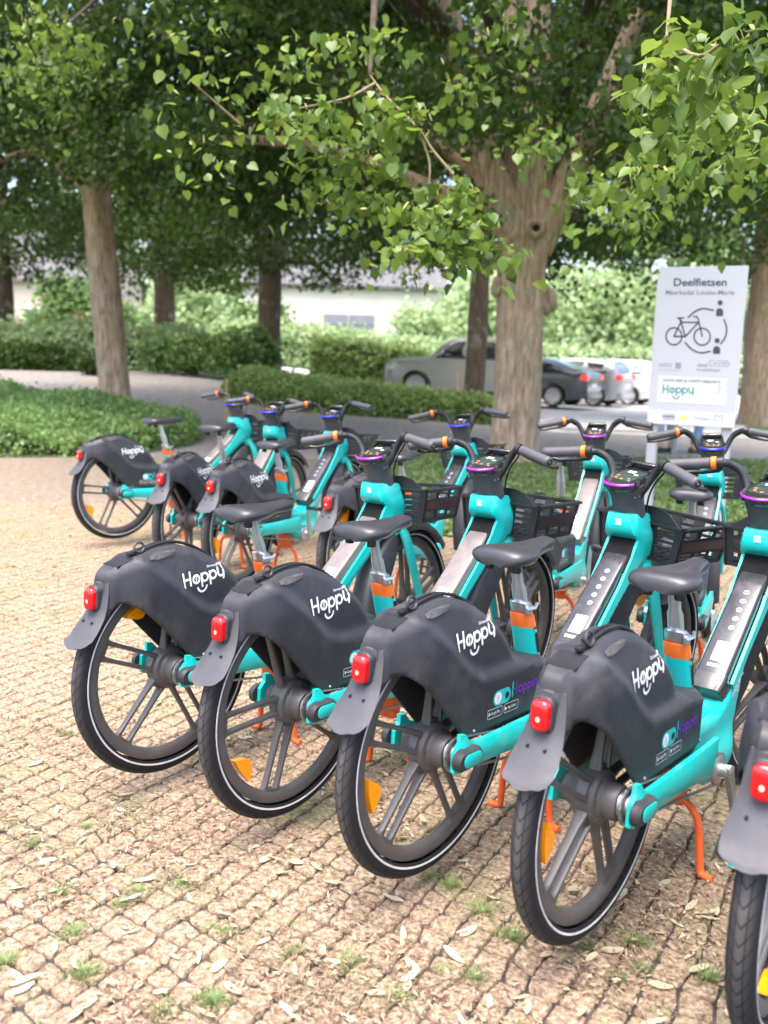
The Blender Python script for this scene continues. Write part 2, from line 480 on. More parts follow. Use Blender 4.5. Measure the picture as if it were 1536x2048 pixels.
def posmat(name, cols, scale, rough=0.9, bump=0.6, bscale=40.0, extra=None, detail=9.0, bdist=0.01):
    """surface whose colours follow world position, a ramp over fine noise plus broad patches"""
    m, nt, b = newmat(name)
    g = nt.nodes.new('ShaderNodeNewGeometry')
    nz = nt.nodes.new('ShaderNodeTexNoise'); nz.inputs['Scale'].default_value = scale; nz.inputs['Detail'].default_value = detail; nz.inputs['Roughness'].default_value = 0.72
    nt.links.new(g.outputs['Position'], nz.inputs['Vector'])
    rp = nt.nodes.new('ShaderNodeValToRGB'); e = rp.color_ramp.elements
    while len(e) < len(cols): e.new(0.5)
    for k, (p, c) in enumerate(cols): e[k].position = p; e[k].color = tuple(c) + (1,)
    nt.links.new(nz.outputs[0], rp.inputs[0]); out = rp.outputs[0]
    for (c, sc, lo, hi, amt) in (extra or []):
        n2 = nt.nodes.new('ShaderNodeTexNoise'); n2.inputs['Scale'].default_value = sc; n2.inputs['Detail'].default_value = 6; n2.inputs['Roughness'].default_value = 0.65
        nt.links.new(g.outputs['Position'], n2.inputs['Vector'])
        mr = nt.nodes.new('ShaderNodeMapRange'); mr.inputs[1].default_value = lo; mr.inputs[2].default_value = hi; mr.inputs[4].default_value = amt
        nt.links.new(n2.outputs[0], mr.inputs[0])
        mx = nt.nodes.new('ShaderNodeMix'); mx.data_type = 'RGBA'
        nt.links.new(mr.outputs[0], mx.inputs[0]); nt.links.new(out, mx.inputs[6]); mx.inputs[7].default_value = tuple(c) + (1,); out = mx.outputs[2]
    nt.links.new(out, b.inputs['Base Color']); b.inputs['Roughness'].default_value = rough
    b.inputs['Specular IOR Level'].default_value = 0.2
    n3 = nt.nodes.new('ShaderNodeTexNoise'); n3.inputs['Scale'].default_value = bscale; n3.inputs['Detail'].default_value = 6; n3.inputs['Roughness'].default_value = 0.7
    nt.links.new(g.outputs['Position'], n3.inputs['Vector'])
    bp = nt.nodes.new('ShaderNodeBump'); bp.inputs['Strength'].default_value = bump; bp.inputs['Distance'].default_value = bdist
    nt.links.new(n3.outputs[0], bp.inputs['Height']); nt.links.new(bp.outputs[0], b.inputs['Normal'])
    return m

PAVE = [(0.33, (.075, .048, .036)), (0.44, (.215, .148, .100)), (0.52, (.315, .228, .158)), (0.57, (.382, .292, .208)), (0.66, (.46, .39, .31))]
M['paver'] = posmat('dry_turf_paver', PAVE, 70, .95, .8, 80, [((.165, .185, .09), 2.6, .50, .68, .65), ((.13, .155, .07), 12.0, .58, .70, .6)])
M['joint'] = posmat('paver_grid_joint', [(.3, (.030, .027, .029)), (.7, (.075, .066, .062))], 30, .9, .6, 80, [((.17, .12, .085), 4.5, .48, .66, .8)])
M['pavefar'] = posmat('far_paving', [(.30, (.11, .082, .062)), (.5, (.215, .168, .130)), (.7, (.31, .262, .205))], 16, .95, .5, 40, [((.20, .22, .11), 1.5, .55, .75, .4)])
M['lane'] = posmat('grey_cobble_lane', [(.3, (.15, .135, .12)), (.5, (.235, .215, .20)), (.7, (.31, .29, .27))], 7, .9, .5, 25, [((.26, .17, .10), .7, .55, .72, .7)])
M['park'] = posmat('pale_concrete', [(.3, (.46, .43, .40)), (.7, (.58, .55, .51))], 3, .9, .2, 20)
M['soil'] = posmat('meadow_ground', [(.3, (.06, .10, .03)), (.5, (.11, .16, .05)), (.7, (.17, .21, .08))], 5, .95, .5, 30)
M['litterbed'] = posmat('brown_litter', [(.3, (.10, .055, .03)), (.5, (.20, .12, .075)), (.7, (.32, .22, .14))], 12, .95, .5, 40)
M['lawn'] = posmat('clover_lawn', [(.3, (.045, .085, .02)), (.5, (.11, .17, .045)), (.7, (.22, .26, .10))], 16, .95, .9, 40, [((.30, .24, .13), 2.2, .55, .75, .6)])

def sheet(name, poly, off, mat, step, flat=False):
    V, F, n = cdt(poly, step)
    z = (0 if flat else H(V[:, 0], V[:, 1])) + off
    o = fast_mesh(name, np.column_stack([V, z * np.ones(len(V))]), [f if len(f) == 3 else f[:3] for f in F], mat)
    tag(o, kind='structure')
    return o

gx = np.concatenate([[-900, -300, -120, -60], np.arange(-40, 41, 2.0), [60, 120, 300, 900]])
gy = np.concatenate([[-300, -100, -30], np.arange(-10, 81, 2.0), [120, 300, 1200]])
GX, GY = np.meshgrid(gx, gy)
nx = len(gx)
F = [(j * nx + i, j * nx + i + 1, (j + 1) * nx + i + 1, (j + 1) * nx + i) for j in range(len(gy) - 1) for i in range(nx - 1)]
tag(fast_mesh('ground', np.column_stack([GX.ravel(), GY.ravel(), H(GX.ravel(), GY.ravel()) - .03]), F, 'soil'), kind='structure')
sheet('lane', [(-34, 10.5), (-34, 27.0), (-6, 27.5), (-3.2, 26.0), (2.4, 19.8), (12, 18.2), (12, 10.5)], -.012, 'lane', 1.2)
sheet('car_park', [(1.0, 21.5), (3.3, 18.4), (26, 17.2), (40, 46), (3.0, 46), (1.0, 40)], -.004, 'park', 2.0)
sheet('street', [(-40, 29), (-3.2, 29), (1.0, 24), (1.0, 46), (-40, 46)], -.006, 'park', 2.0)
sheet('verge', [(7.4, 15.0), (24, 13.0), (24, 24), (8.6, 22.5)], .004, 'lawn', 2.0)
pave = sheet('pavement', [(-9, -1.5), (9, -1.5), (9, 12.6), (-9, 11.2)], -.0085, 'joint', .8, flat=True)
LAWN = [(.10, 7.2), (.9, 6.9), (2.4, 6.9), (9, 6.4), (9, 13.4), (4.0, 13.6), (-.15, 13.2), (-.28, 11.9)]
sheet('lawn', LAWN, .006, 'lawn', .5)

# the laid blocks: a jittered grid turned 31 degrees, cells of dry turf with dark joints between
CAMP = np.array((0, 0, 1.348))
_rt, _up, _fw = np.array(c_rt), np.array(c_up), np.array(c_fw)
def inview(P, mx=.05):
    d = P - CAMP; z = d @ _fw
    u = (d @ _rt) / np.maximum(z, 1e-3) * 1850 / 768; v = (d @ _up) / np.maximum(z, 1e-3) * 1850 / 1024
    return (z > .2) & (np.abs(u) < 1 + mx) & (np.abs(v) < 1 + mx), z
au = np.array((math.sin(R(31)), math.cos(R(31)))); av = np.array((math.sin(R(124)), math.cos(R(124))))
CU, CV = .068, .072
node = {}
def nd_(i, j):
    if (i, j) not in node:
        r = np.random.default_rng((i + 500) * 4001 + j + 900).normal(0, .0038, 2)
        wob = .0035 * np.array((math.sin(j * 1.9 + i * .35), math.cos(i * 1.7 - j * .4)))
        node[(i, j)] = au * (i * CU) + av * (j * CV) + r + wob
    return node[(i, j)]
cells = []
I, J = np.meshgrid(np.arange(-70, 195), np.arange(-128, 128)); I = I.ravel(); J = J.ravel()
cc_ = au[None] * ((I + .5) * CU)[:, None] + av[None] * ((J + .5) * CV)[:, None]
ok, dz_ = inview(np.column_stack([cc_, np.zeros(len(cc_))]), .12)
ok &= (dz_ < 8.2) & ~inside(LAWN, cc_[:, 0], cc_[:, 1]) & (cc_[:, 1] > .3)
def paver_geo(i, j):
    q = [nd_(i, j), nd_(i + 1, j), nd_(i + 1, j + 1), nd_(i, j + 1)]
    r = np.random.default_rng(i * 7919 + j * 13 + 99991 if i * 7919 + j * 13 + 99991 > 0 else 5)
    c = sum(q) / 4; pts = []
    for k in range(4):
        a, b, d = q[k - 1], q[k], q[(k + 1) % 4]
        for o_, t in ((a, .12), (d, .12)):
            p = b + (o_ - b) * t * r.uniform(.5, 1.5)
            v = p - c
            pts.append(c + v * (1 - (.0036 + abs(r.normal(0, .0020))) / np.hypot(*v)))
    zt = r.normal(0, .0016)
    top = [(p[0], p[1], zt + .0005 + r.normal(0, .001)) for p in pts]
    inn = [(c[0] + (p[0] - c[0]) * .86, c[1] + (p[1] - c[1]) * .86, zt + .0014 + r.normal(0, .0010)) for p in pts]
    bot = [(p[0], p[1], -.016) for p in pts]
    V = inn + top + bot
    Fq = [tuple(range(8))] + [(k, 8 + k, 8 + (k + 1) % 8, (k + 1) % 8) for k in range(8)] + [(8 + k, 16 + k, 16 + (k + 1) % 8, 8 + (k + 1) % 8) for k in range(8)]
    return V, Fq
sel = np.where(ok)[0]; sel = sel[np.argsort(dz_[sel])]
instrict, _ = inview(np.column_stack([cc_[sel], np.zeros(len(sel))]), -.0)
near = [s for s, k in zip(sel, instrict) if k][:300]; nearset = set(near)
for s in near:
    V, Fq = paver_geo(int(I[s]), int(J[s]))
    me = bpy.data.meshes.new('paver'); me.from_pydata([tuple(map(float, v)) for v in V], [], Fq); me.materials.append(M['paver']); me.shade_smooth()
    o = bpy.data.objects.new('paver', me); col.objects.link(o); o.parent = pave
V, Fq = [], []
for s in sel:
    if s in nearset: continue
    v, f = paver_geo(int(I[s]), int(J[s])); o = len(V); V += v; Fq += [tuple(o + a for a in q) for q in f]
me = bpy.data.meshes.new('pavers'); me.from_pydata([tuple(map(float, v)) for v in V], [], Fq); me.materials.append(M['paver']); me.shade_smooth()
o = bpy.data.objects.new('pavers', me); col.objects.link(o); o.parent = pave; o['kind'] = 'stuff'
sheet('far_paving', [(-9, 8.0), (.06, 8.0), (-.27, 11.9), (-.2, 12.4), (-9, 11.3)], -.004, 'pavefar', .6, flat=True)
M['kerb'] = plain('concrete_kerb', (.42, .39, .36), .85, var=.15, scale=8, bump=.3, bscale=60)
kb = MB()
for a, b in zip([(.02, 7.2), (-.33, 11.9)], [(-.33, 11.9), (-.20, 13.25)]):
    a, b = Vector(a), Vector(b); d = (b - a).normalized(); n_ = Vector((-d.y, d.x)) * .045
    m_ = int((b - a).length / .5) + 1
    for k in range(m_):
        p, q = a + d * (k * (b - a).length / m_ + .004), a + d * ((k + 1) * (b - a).length / m_ - .004)
        kb.add([(p.x + n_.x, p.y + n_.y, -.05), (q.x + n_.x, q.y + n_.y, -.05), (q.x - n_.x, q.y - n_.y, -.05), (p.x - n_.x, p.y - n_.y, -.05), (p.x + n_.x, p.y + n_.y, .045), (q.x + n_.x, q.y + n_.y, .045), (q.x - n_.x, q.y - n_.y, .045), (p.x - n_.x, p.y - n_.y, .045)], [(4, 5, 6, 7), (0, 1, 5, 4), (1, 2, 6, 5), (2, 3, 7, 6), (3, 0, 4, 7)])
tag(kb.build('kerb', 'kerb', None, 30), kind='structure')

# ------------------------------------------------------------------ buildings far behind
M['cream'] = plain('cream_render', (.60, .55, .48), .9, var=.06, scale=.6)
M['pinkwall'] = plain('pale_pink_render', (.58, .46, .40), .9, var=.06, scale=.6)
M['brickred'] = plain('red_cladding', (.50, .16, .13), .8, var=.12, scale=3)
M['rooft'] = plain('grey_roof', (.11, .105, .11), .8, var=.12, scale=2)
M['garage'] = plain('grey_garage_panel', (.20, .21, .25), .6, var=.08, scale=2)
M['winglass'] = plain('window_glass', (.10, .13, .16), .12, var=.1, coat=.5)
M['wframe'] = plain('white_frame', (.70, .70, .72), .5)

def house(name, label, x0, x1, y, dep, z0, ze, zr, wall, roof, openings):
    r = empty(name, ((x0 + x1) / 2, y + dep / 2, z0)); tag(r, label, 'building')
    cx, cy = (x0 + x1) / 2, y + dep / 2
    w = MB()
    hw, hd = (x1 - x0) / 2, dep / 2
    pr = [(-hd, 0), (hd, 0), (hd, ze - z0), (0, zr - z0), (-hd, ze - z0)]
    vs = [(s * hw, a, b) for s in (-1, 1) for a, b in pr]
    w.add(vs, [(4, 3, 2, 1, 0), (5, 6, 7, 8, 9)] + [(i, (i + 1) % 5, 5 + (i + 1) % 5, 5 + i) for i in (0, 1, 4)])
    w.build('wall', wall, r, 0)
    rf = MB(); t = .18; ov = .35
    for s in (-1, 1):
        a, b = (s * (hd + ov), ze - z0 - ov * (zr - ze) / hd + .02), (0, zr - z0 + .02)
        rf.add([(-hw - ov, a[0], a[1]), (hw + ov, a[0], a[1]), (hw + ov, b[0], b[1]), (-hw - ov, b[0], b[1]), (-hw - ov, a[0], a[1] + t), (hw + ov, a[0], a[1] + t), (hw + ov, b[0], b[1] + t), (-hw - ov, b[0], b[1] + t)], [(0, 1, 2, 3), (4, 5, 6, 7), (0, 1, 5, 4), (1, 2, 6, 5), (3, 0, 4, 7), (2, 3, 7, 6)])
    rf.build('roof', roof, r, 0)
    for (nm, a, b, za, zb, mat) in openings:
        o = MB(); o.box(((a + b) / 2 - cx, -hd - .04, (za + zb) / 2 - z0), (b - a, .10, zb - za), .02, 1); p = o.build(nm, mat, r, 0)
        if nm == 'window':
            g = MB(); k = 2 if b - a > .9 else 1
            for i in range(k):
                g0 = a + .08 + i * (b - a - .08) / k; g1 = a + (i + 1) * (b - a - .08) / k
                gg = MB(); gg.box(((g0 + g1) / 2 - cx, -hd - .085, (za + zb) / 2 - z0), (g1 - g0, .02, zb - za - .16)); gg.build('pane', 'winglass', p, 0)
        if nm == 'garage_door':
            for i in range(1, 5):
                gg = MB(); gg.box(((a + b) / 2 - cx, -hd - .1, za - z0 + (zb - za) * i / 5), (b - a - .1, .02, .04)); gg.build('panel_joint', 'rooft', p, 0)
    return r
house('long_building', 'cream rendered building with grey garage doors behind the clipped hedge', -9.6, 3.4, 62, 9, .2, 6.0, 9.0, 'cream', 'rooft',
      [('garage_door', -4.3, -2.75, .8, 4.1, 'garage'), ('garage_door', -2.65, -1.0, .8, 4.1, 'garage'), ('window', -3.9, -3.1, 1.6, 3.0, 'wframe'), ('window', -2.2, -1.5, 1.6, 3.0, 'wframe'), ('window', -8.5, -7.2, 1.8, 3.4, 'wframe'), ('window', -6.3, -5.2, 1.8, 3.4, 'wframe'), ('window', .6, 2.0, 1.8, 3.4, 'wframe')])
house('pink_house', 'pale pink house with red cladding seen past the leftmost trunks', -27.0, -17.3, 58, 8, .5, 5.6, 9.0, 'pinkwall', 'rooft',
      [('cladding_panel', -20.6, -17.2, 1.0, 4.3, 'brickred'), ('window', -24.6, -23.0, 2.0, 3.8, 'wframe'), ('window', -22.4, -21.2, 2.0, 3.8, 'wframe'), ('door', -26.4, -25.4, .6, 3.0, 'garage')])
# ------------------------------------------------------------------ foliage
def barkmat(name, dark, light, sc=1.0):
    m, nt, b = newmat(name)
    tc = nt.nodes.new('ShaderNodeTexCoord'); mp = nt.nodes.new('ShaderNodeMapping'); mp.inputs['Scale'].default_value = (9 * sc, 9 * sc, 1.6 * sc)
    nt.links.new(tc.outputs['Object'], mp.inputs[0])
    nz = nt.nodes.new('ShaderNodeTexNoise'); nz.inputs['Scale'].default_value = 2.2; nz.inputs['Detail'].default_value = 10; nz.inputs['Roughness'].default_value = .68; nz.inputs['Distortion'].default_value = .6
    nt.links.new(mp.outputs[0], nz.inputs['Vector'])
    rp = nt.nodes.new('ShaderNodeValToRGB'); e = rp.color_ramp.elements
    e[0].position = .36; e[1].position = .64; e[0].color = tuple(dark) + (1,); e[1].color = tuple(light) + (1,)
    nt.links.new(nz.outputs[0], rp.inputs[0])
    n2 = nt.nodes.new('ShaderNodeTexNoise'); n2.inputs['Scale'].default_value = 3.0; n2.inputs['Detail'].default_value = 5
    nt.links.new(tc.outputs['Object'], n2.inputs['Vector'])
    mr = nt.nodes.new('ShaderNodeMapRange'); mr.inputs[1].default_value = .56; mr.inputs[2].default_value = .70; mr.inputs[4].default_value = .55; nt.links.new(n2.outputs[0], mr.inputs[0])
    mx = nt.nodes.new('ShaderNodeMix'); mx.data_type = 'RGBA'; mx.inputs[7].default_value = (.30, .29, .24, 1)
    nt.links.new(mr.outputs[0], mx.inputs[0]); nt.links.new(rp.outputs[0], mx.inputs[6]); nt.links.new(mx.outputs[2], b.inputs['Base Color'])
    b.inputs['Roughness'].default_value = .9
    bp = nt.nodes.new('ShaderNodeBump'); bp.inputs['Strength'].default_value = .9; bp.inputs['Distance'].default_value = .035
    nt.links.new(nz.outputs[0], bp.inputs['Height']); nt.links.new(bp.outputs[0], b.inputs['Normal'])
    return m
M['bark'] = barkmat('lime_bark', (.215, .14, .095), (.55, .405, .295))
M['bark_dark'] = barkmat('dark_bark', (.045, .03, .022), (.12, .085, .06))
M['twig'] = plain('twig_bark', (.22, .16, .09), .8, var=.2, scale=40)
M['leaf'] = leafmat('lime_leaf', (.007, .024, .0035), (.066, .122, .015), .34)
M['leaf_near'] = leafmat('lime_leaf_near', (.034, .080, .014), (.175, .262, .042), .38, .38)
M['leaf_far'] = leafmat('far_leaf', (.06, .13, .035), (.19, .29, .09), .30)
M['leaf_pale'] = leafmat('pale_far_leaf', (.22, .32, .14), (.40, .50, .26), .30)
M['bract'] = leafmat('lime_bract', (.20, .28, .08), (.48, .50, .22), .4)
M['hedge'] = leafmat('hedge_leaf', (.11, .19, .045), (.32, .42, .14), .28)
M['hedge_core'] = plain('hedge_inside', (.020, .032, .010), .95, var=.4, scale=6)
M['bedleaf'] = leafmat('bed_leaf', (.08, .17, .04), (.26, .38, .13), .30)
M['grass'] = leafmat('grass_blade', (.075, .15, .035), (.24, .30, .12), .3)

def rot_frames(n, rg, upbias=0.6):
    t = rg.normal(0, .62, (n, 3)); t[:, 2] -= .75
    t /= np.linalg.norm(t, axis=1)[:, None]
    nrm = rg.normal(0, .55, (n, 3)); nrm[:, 2] += .55 + upbias
    nrm -= t * np.sum(t * nrm, 1)[:, None]; nrm /= np.linalg.norm(nrm, axis=1)[:, None]
    s = np.cross(nrm, t)
    return nrm, t, s

LEAF4 = np.array([(0, 0, 0), (.46, .42, .10), (0, 1.0, -.06), (-.46, .42, .10)])      # side, along, up
LEAF8 = np.array([(0, .06, 0), (.22, -.04, .03), (.47, .22, .09), (.44, .52, .08), (.20, .82, .0), (0, 1.06, -.09), (-.20, .82, .0), (-.44, .52, .08), (-.47, .22, .09), (-.22, -.04, .03), (0, .5, -.02)])
F4 = np.array([(0, 1, 2), (0, 2, 3)])
LEAF6 = np.array([(0, 0, 0), (.40, .16, .13), (.40, .58, .10), (0, 1.05, -.16), (-.40, .58, .02), (-.40, .16, .13)])
F6 = np.array([(0, 1, 2), (0, 2, 3), (0, 3, 4), (0, 4, 5)])
F8 = np.array([(0, 1, 10), (1, 2, 10), (2, 3, 10), (3, 4, 10), (4, 5, 10), (5, 6, 10), (6, 7, 10), (7, 8, 10), (8, 9, 10), (9, 0, 10)])
BR = np.array([(0, 0, 0), (.10, .25, .05), (.11, .7, .03), (0, 1, -.05), (-.11, .7, .03), (-.10, .25, .05)])
FB = np.array([(0, 1, 5), (1, 2, 4), (1, 4, 5), (2, 3, 4)])
def leaves(P, size, rg, shape=LEAF4, faces=F4, upbias=0.6, jit=.35):
    n = len(P); nrm, t, s = rot_frames(n, rg, upbias)
    sz = size * rg.uniform(1 - jit, 1 + jit, n)
    k = len(shape)
    V = P[:, None, :] + sz[:, None, None] * (shape[None, :, 0, None] * s[:, None, :] + shape[None, :, 1, None] * t[:, None, :] + shape[None, :, 2, None] * nrm[:, None, :])
    Fo = faces[None] + (np.arange(n) * k)[:, None, None]
    return V.reshape(-1, 3), Fo.reshape(-1, faces.shape[1])

def noisy_tube(mb, path, rad, seg=18, amp=.10, seed=0, flare=False):
    rg = np.random.default_rng(seed); P = catmull(path, 5); rr = np.interp(np.linspace(0, 1, len(P)), np.linspace(0, 1, len(rad)), rad)
    ph = rg.uniform(0, 6.28, 6); o = len(mb.v)
    mb.tube(P, list(rr), seg, caps=True)
    for i in range(len(P)):
        for k in range(seg):
            a = 2 * math.pi * k / seg; z = float(P[i][2])
            d = 1 + amp * (.5 * math.sin(3 * a + ph[0] + .5 * z) + .35 * math.sin(5 * a + ph[1] - .8 * z) + .3 * math.sin(2 * a + ph[2] + 1.7 * z) + .25 * math.sin(2.6 * z + ph[3] + a))
            if flare and i < 5: d += .06 * (5 - i) * (.5 + .5 * math.sin(5 * a + ph[4]))
            v = np.array(mb.v[o + i * seg + k]); c = np.array(P[i]); mb.v[o + i * seg + k] = tuple(c + (v - c) * d)

def tree(label, base, r0, hfork, lean, crown, rad, nclump, nleaf, lsize, seed, bark='bark', leaf='leaf', limbs=5, zmin=2.4, clump=.75, group='lime trees along the lane', hole=False, prof=(1.12, 1.08, 1.0, .95, .98, .6, .22)):
    rg = np.random.default_rng(seed)
    x, y, z = base
    t = empty('lime_tree', base); tag(t, label, 'tree', group)
    lx, ly = lean
    mb = MB()
    top = np.array((lx * (hfork + 4), ly * (hfork + 4), hfork + 4.0))
    noisy_tube(mb, [(0, 0, -.25), (0, 0, .15), (lx * hfork * .35, ly * hfork * .35, hfork * .35), (lx * hfork * .75, ly * hfork * .75, hfork * .75), (lx * hfork, ly * hfork, hfork), tuple(top * .7), tuple(top)], [r0 * k for k in prof], 26, .11, seed, True)
    tr = mb.build('trunk', bark, t, 70)
    C = np.array(crown) - np.array(base)
    d = rg.normal(0, 1, (nclump * 3, 3)); d /= np.linalg.norm(d, axis=1)[:, None]
    rr = rg.uniform(.25, 1, nclump * 3) ** .55
    P = C + d * rr[:, None] * np.array(rad) * (1 + .14 * np.sin(3 * d[:, :1] * 2 + 4 * d[:, 1:2] + seed))
    P = P[P[:, 2] > zmin + .55 * rg.normal(0, 1, len(P)) + .5 * np.sin(P[:, 0] * 1.1 + seed)]
    W = P + np.array(base); uu = W[:, 0] / W[:, 1]; ee = (W[:, 2] - 1.35) / W[:, 1]
    P = P[~((uu > .065) & (uu < .20) & (ee < .235) & (W[:, 1] < 12.3)) & ~((uu > -.35) & (uu < -.25) & (ee < .19) & (W[:, 1] < 17.2))]
    P = P[:nclump]
    mb = MB()
    for k in range(limbs):
        tgt = P[rg.integers(len(P))] * .85; s0 = np.array((lx * hfork, ly * hfork, hfork)) * rg.uniform(.82, 1.15)
        mid = (s0 + tgt) / 2 + np.array((0, 0, .6)) + rg.normal(0, .25, 3)
        lm = MB(); noisy_tube(lm, [tuple(s0), tuple(s0 * .6 + mid * .4 + np.array((0, 0, .15))), tuple(mid), tuple(tgt)], [r0 * .46, r0 * .34, r0 * .2, .03], 10, .08, seed + k)
        lm.build('limb', bark, t, 70)
    L = []
    for c in P:
        n = int(nleaf * rg.uniform(.6, 1.4))
        q = rg.normal(0, 1, (n, 3)); q /= np.linalg.norm(q, axis=1)[:, None]
        q *= (rg.uniform(.1, 1, n) ** .5)[:, None] * clump * rg.uniform(.7, 1.25) * np.array((1, 1, .55))
        q[:, 2] -= .16 * np.hypot(q[:, 0], q[:, 1]) ** 2
        L.append(c + q)
    L = np.concatenate(L)
    V, Fa = leaves(L, lsize, rg, LEAF6, F6) if lsize < .1 else leaves(L, lsize, rg)
    co = fast_mesh('crown', V, Fa, leaf, t)
    if lsize < .12:
        mb = MB(); ax = np.array((lx * hfork, ly * hfork, hfork + 1.0))
        for c in P[rg.permutation(len(P))[:150]]:
            v = ax - c; v = v / np.linalg.norm(v) * rg.uniform(.8, 1.8); m = c + v * .5 + rg.normal(0, .12, 3)
            mb.tube([tuple(c - v * .25 + np.array((0, 0, -.12))), tuple(c), tuple(m), tuple(c + v)], [.003, .007, .012, .017], 5, caps=False)
        mb.build('twigs', 'bark_dark', t, 60, weld=False)['kind'] = 'stuff'
    return t, tr

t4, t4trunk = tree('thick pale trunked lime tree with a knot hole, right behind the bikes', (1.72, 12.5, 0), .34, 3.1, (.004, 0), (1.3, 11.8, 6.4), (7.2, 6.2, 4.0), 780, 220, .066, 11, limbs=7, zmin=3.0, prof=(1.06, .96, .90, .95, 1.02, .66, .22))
# its low fork, knot hole and bulges
mb = MB(); noisy_tube(mb, [(0.02, -.05, 2.75), (-.28, -.20, 3.25), (-.62, -.35, 3.9), (-.95, -.6, 4.8), (-1.3, -1.0, 6.0)], [.27, .24, .20, .15, .10], 14, .08, 5); mb.build('limb', 'bark', t4, 70)
mb = MB(); noisy_tube(mb, [(.16, -.05, 2.8), (.42, -.1, 3.4), (.75, -.2, 4.3), (1.2, -.4, 5.6)], [.22, .20, .16, .10], 14, .08, 6); mb.build('limb', 'bark', t4, 70)
mb = MB()
mb.lathe([(.035, -.02), (.055, .03), (.085, .045), (.115, .02), (.14, -.06)], 22, c=(0, 0, 0)); mb.v = [(v[0], -v[1], v[2]) for v in mb.v]
kn = mb.build('knot_ring', 'bark', t4, 60, loc=(.10, -.37, 3.02))
mb = MB(); mb.lathe([(0, .0), (.05, .0), (.05, .02)], 16); mb.v = [(v[0], v[1] - .012, v[2]) for v in mb.v]; mb.build('knot_hole', plain('knot_dark', (.008, .006, .005), .9), kn, 0)
for (bx, bz, rr_) in ((.36, 2.15, .11), (-.33, 2.3, .08)):
    bm = bmesh.new(); bmesh.ops.create_icosphere(bm, subdivisions=3, radius=rr_)
    for v in bm.verts:
        v.co *= 1 + .12 * math.sin(v.co.x * 40 + v.co.z * 33); v.co.z *= 1.7
    me = bpy.data.meshes.new('bark_bulge'); bm.to_mesh(me); bm.free(); me.shade_smooth(); me.materials.append(M['bark'])
    o = bpy.data.objects.new('bark_bulge', me); col.objects.link(o); o.parent = t4; o.location = (bx, -.12, bz)

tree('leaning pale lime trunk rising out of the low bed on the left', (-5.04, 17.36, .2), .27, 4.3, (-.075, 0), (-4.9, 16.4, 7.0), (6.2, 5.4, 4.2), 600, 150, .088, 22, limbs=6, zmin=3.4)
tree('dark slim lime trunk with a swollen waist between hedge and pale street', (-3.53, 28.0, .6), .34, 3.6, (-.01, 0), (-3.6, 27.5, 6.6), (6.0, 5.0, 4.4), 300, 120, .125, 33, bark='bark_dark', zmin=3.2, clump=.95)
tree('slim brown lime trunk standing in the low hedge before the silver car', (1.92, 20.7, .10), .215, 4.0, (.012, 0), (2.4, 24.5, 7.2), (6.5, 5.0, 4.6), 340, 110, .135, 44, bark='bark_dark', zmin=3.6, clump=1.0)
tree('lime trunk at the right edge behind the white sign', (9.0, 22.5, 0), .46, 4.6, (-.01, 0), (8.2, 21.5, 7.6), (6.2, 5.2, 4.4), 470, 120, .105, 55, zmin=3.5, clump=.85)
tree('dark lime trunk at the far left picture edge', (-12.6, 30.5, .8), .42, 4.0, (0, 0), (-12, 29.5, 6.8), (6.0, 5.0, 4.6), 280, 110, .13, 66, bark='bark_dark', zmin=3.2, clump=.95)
tree('lime tree half hidden behind the leaning trunk on the left', (-8.6, 36.0, .8), .40, 3.8, (0, 0), (-8.4, 35.5, 7.0), (6.0, 5.0, 4.8), 180, 70, .20, 77, bark='bark_dark', zmin=3.4, clump=1.05)

# hanging sprays of the thick lime nearest the camera: real leaves with blossom bracts
SPRAYS = [(-0.66, 5.6, 2.75, 0.18, 0.08), (-0.42, 5.5, 2.7, 0.21, 0.09), (-0.12, 5.3, 2.68, 0.21, 0.09), (0.08, 5.3, 2.66, 0.14, 0.09), (-0.42, 5.5, 2.53, 0.25, 0.1), (-0.14, 5.5, 2.51, 0.22, 0.1), (-0.37, 5.7, 2.33, 0.25, 0.12), (-0.07, 5.6, 2.3, 0.24, 0.12), (0.33, 5.3, 2.29, 0.21, 0.1), (0.18, 5.2, 2.14, 0.22, 0.1), (0.39, 5.2, 2.1, 0.22, 0.11), (0.1, 5.1, 1.97, 0.19, 0.07), (0.55, 5.3, 1.98, 0.2, 0.07), (0.32, 5.2, 1.94, 0.2, 0.07), (-0.41, 6.0, 3.21, 0.26, 0.13), (-0.1, 6.0, 3.25, 0.26, 0.13), (-0.64, 6.2, 3.15, 0.23, 0.13), (0.66, 6.4, 3.49, 0.31, 0.17), (0.56, 6.6, 3.24, 0.29, 0.21), (0.51, 6.2, 2.7, 0.23, 0.13), (0.95, 6.4, 2.82, 0.24, 0.14), (1.0, 3.2, 2.31, 0.14, 0.12), (1.01, 2.9, 2.32, 0.09, 0.09), (0.87, 3.3, 2.28, 0.11, 0.09), (1.21, 3.5, 2.27, 0.13, 0.09), (0.97, 3.4, 2.45, 0.11, 0.09), (1.21, 4.2, 2.35, 0.18, 0.11), (1.47, 4.4, 2.42, 0.19, 0.12), (1.27, 5.0, 2.37, 0.19, 0.14), (1.62, 5.4, 2.42, 0.26, 0.13), (1.45, 6.0, 2.3, 0.26, 0.16), (2.05, 5.5, 2.52, 0.18, 0.12), (1.3, 6.4, 2.55, 0.21, 0.17), (-1.13, 5.4, 2.83, 0.18, 0.18), (-1.24, 5.5, 2.51, 0.18, 0.18), (-1.0, 5.6, 2.48, 0.18, 0.15), (-0.98, 6.2, 2.99, 0.23, 0.17), (-1.6, 6.4, 3.46, 0.31, 0.14), (-1.13, 6.0, 3.31, 0.29, 0.13), (-2.85, 8.0, 3.93, 0.43, 0.22), (-3.05, 8.2, 3.64, 0.35, 0.27), (-2.65, 8.4, 3.83, 0.27, 0.23)]
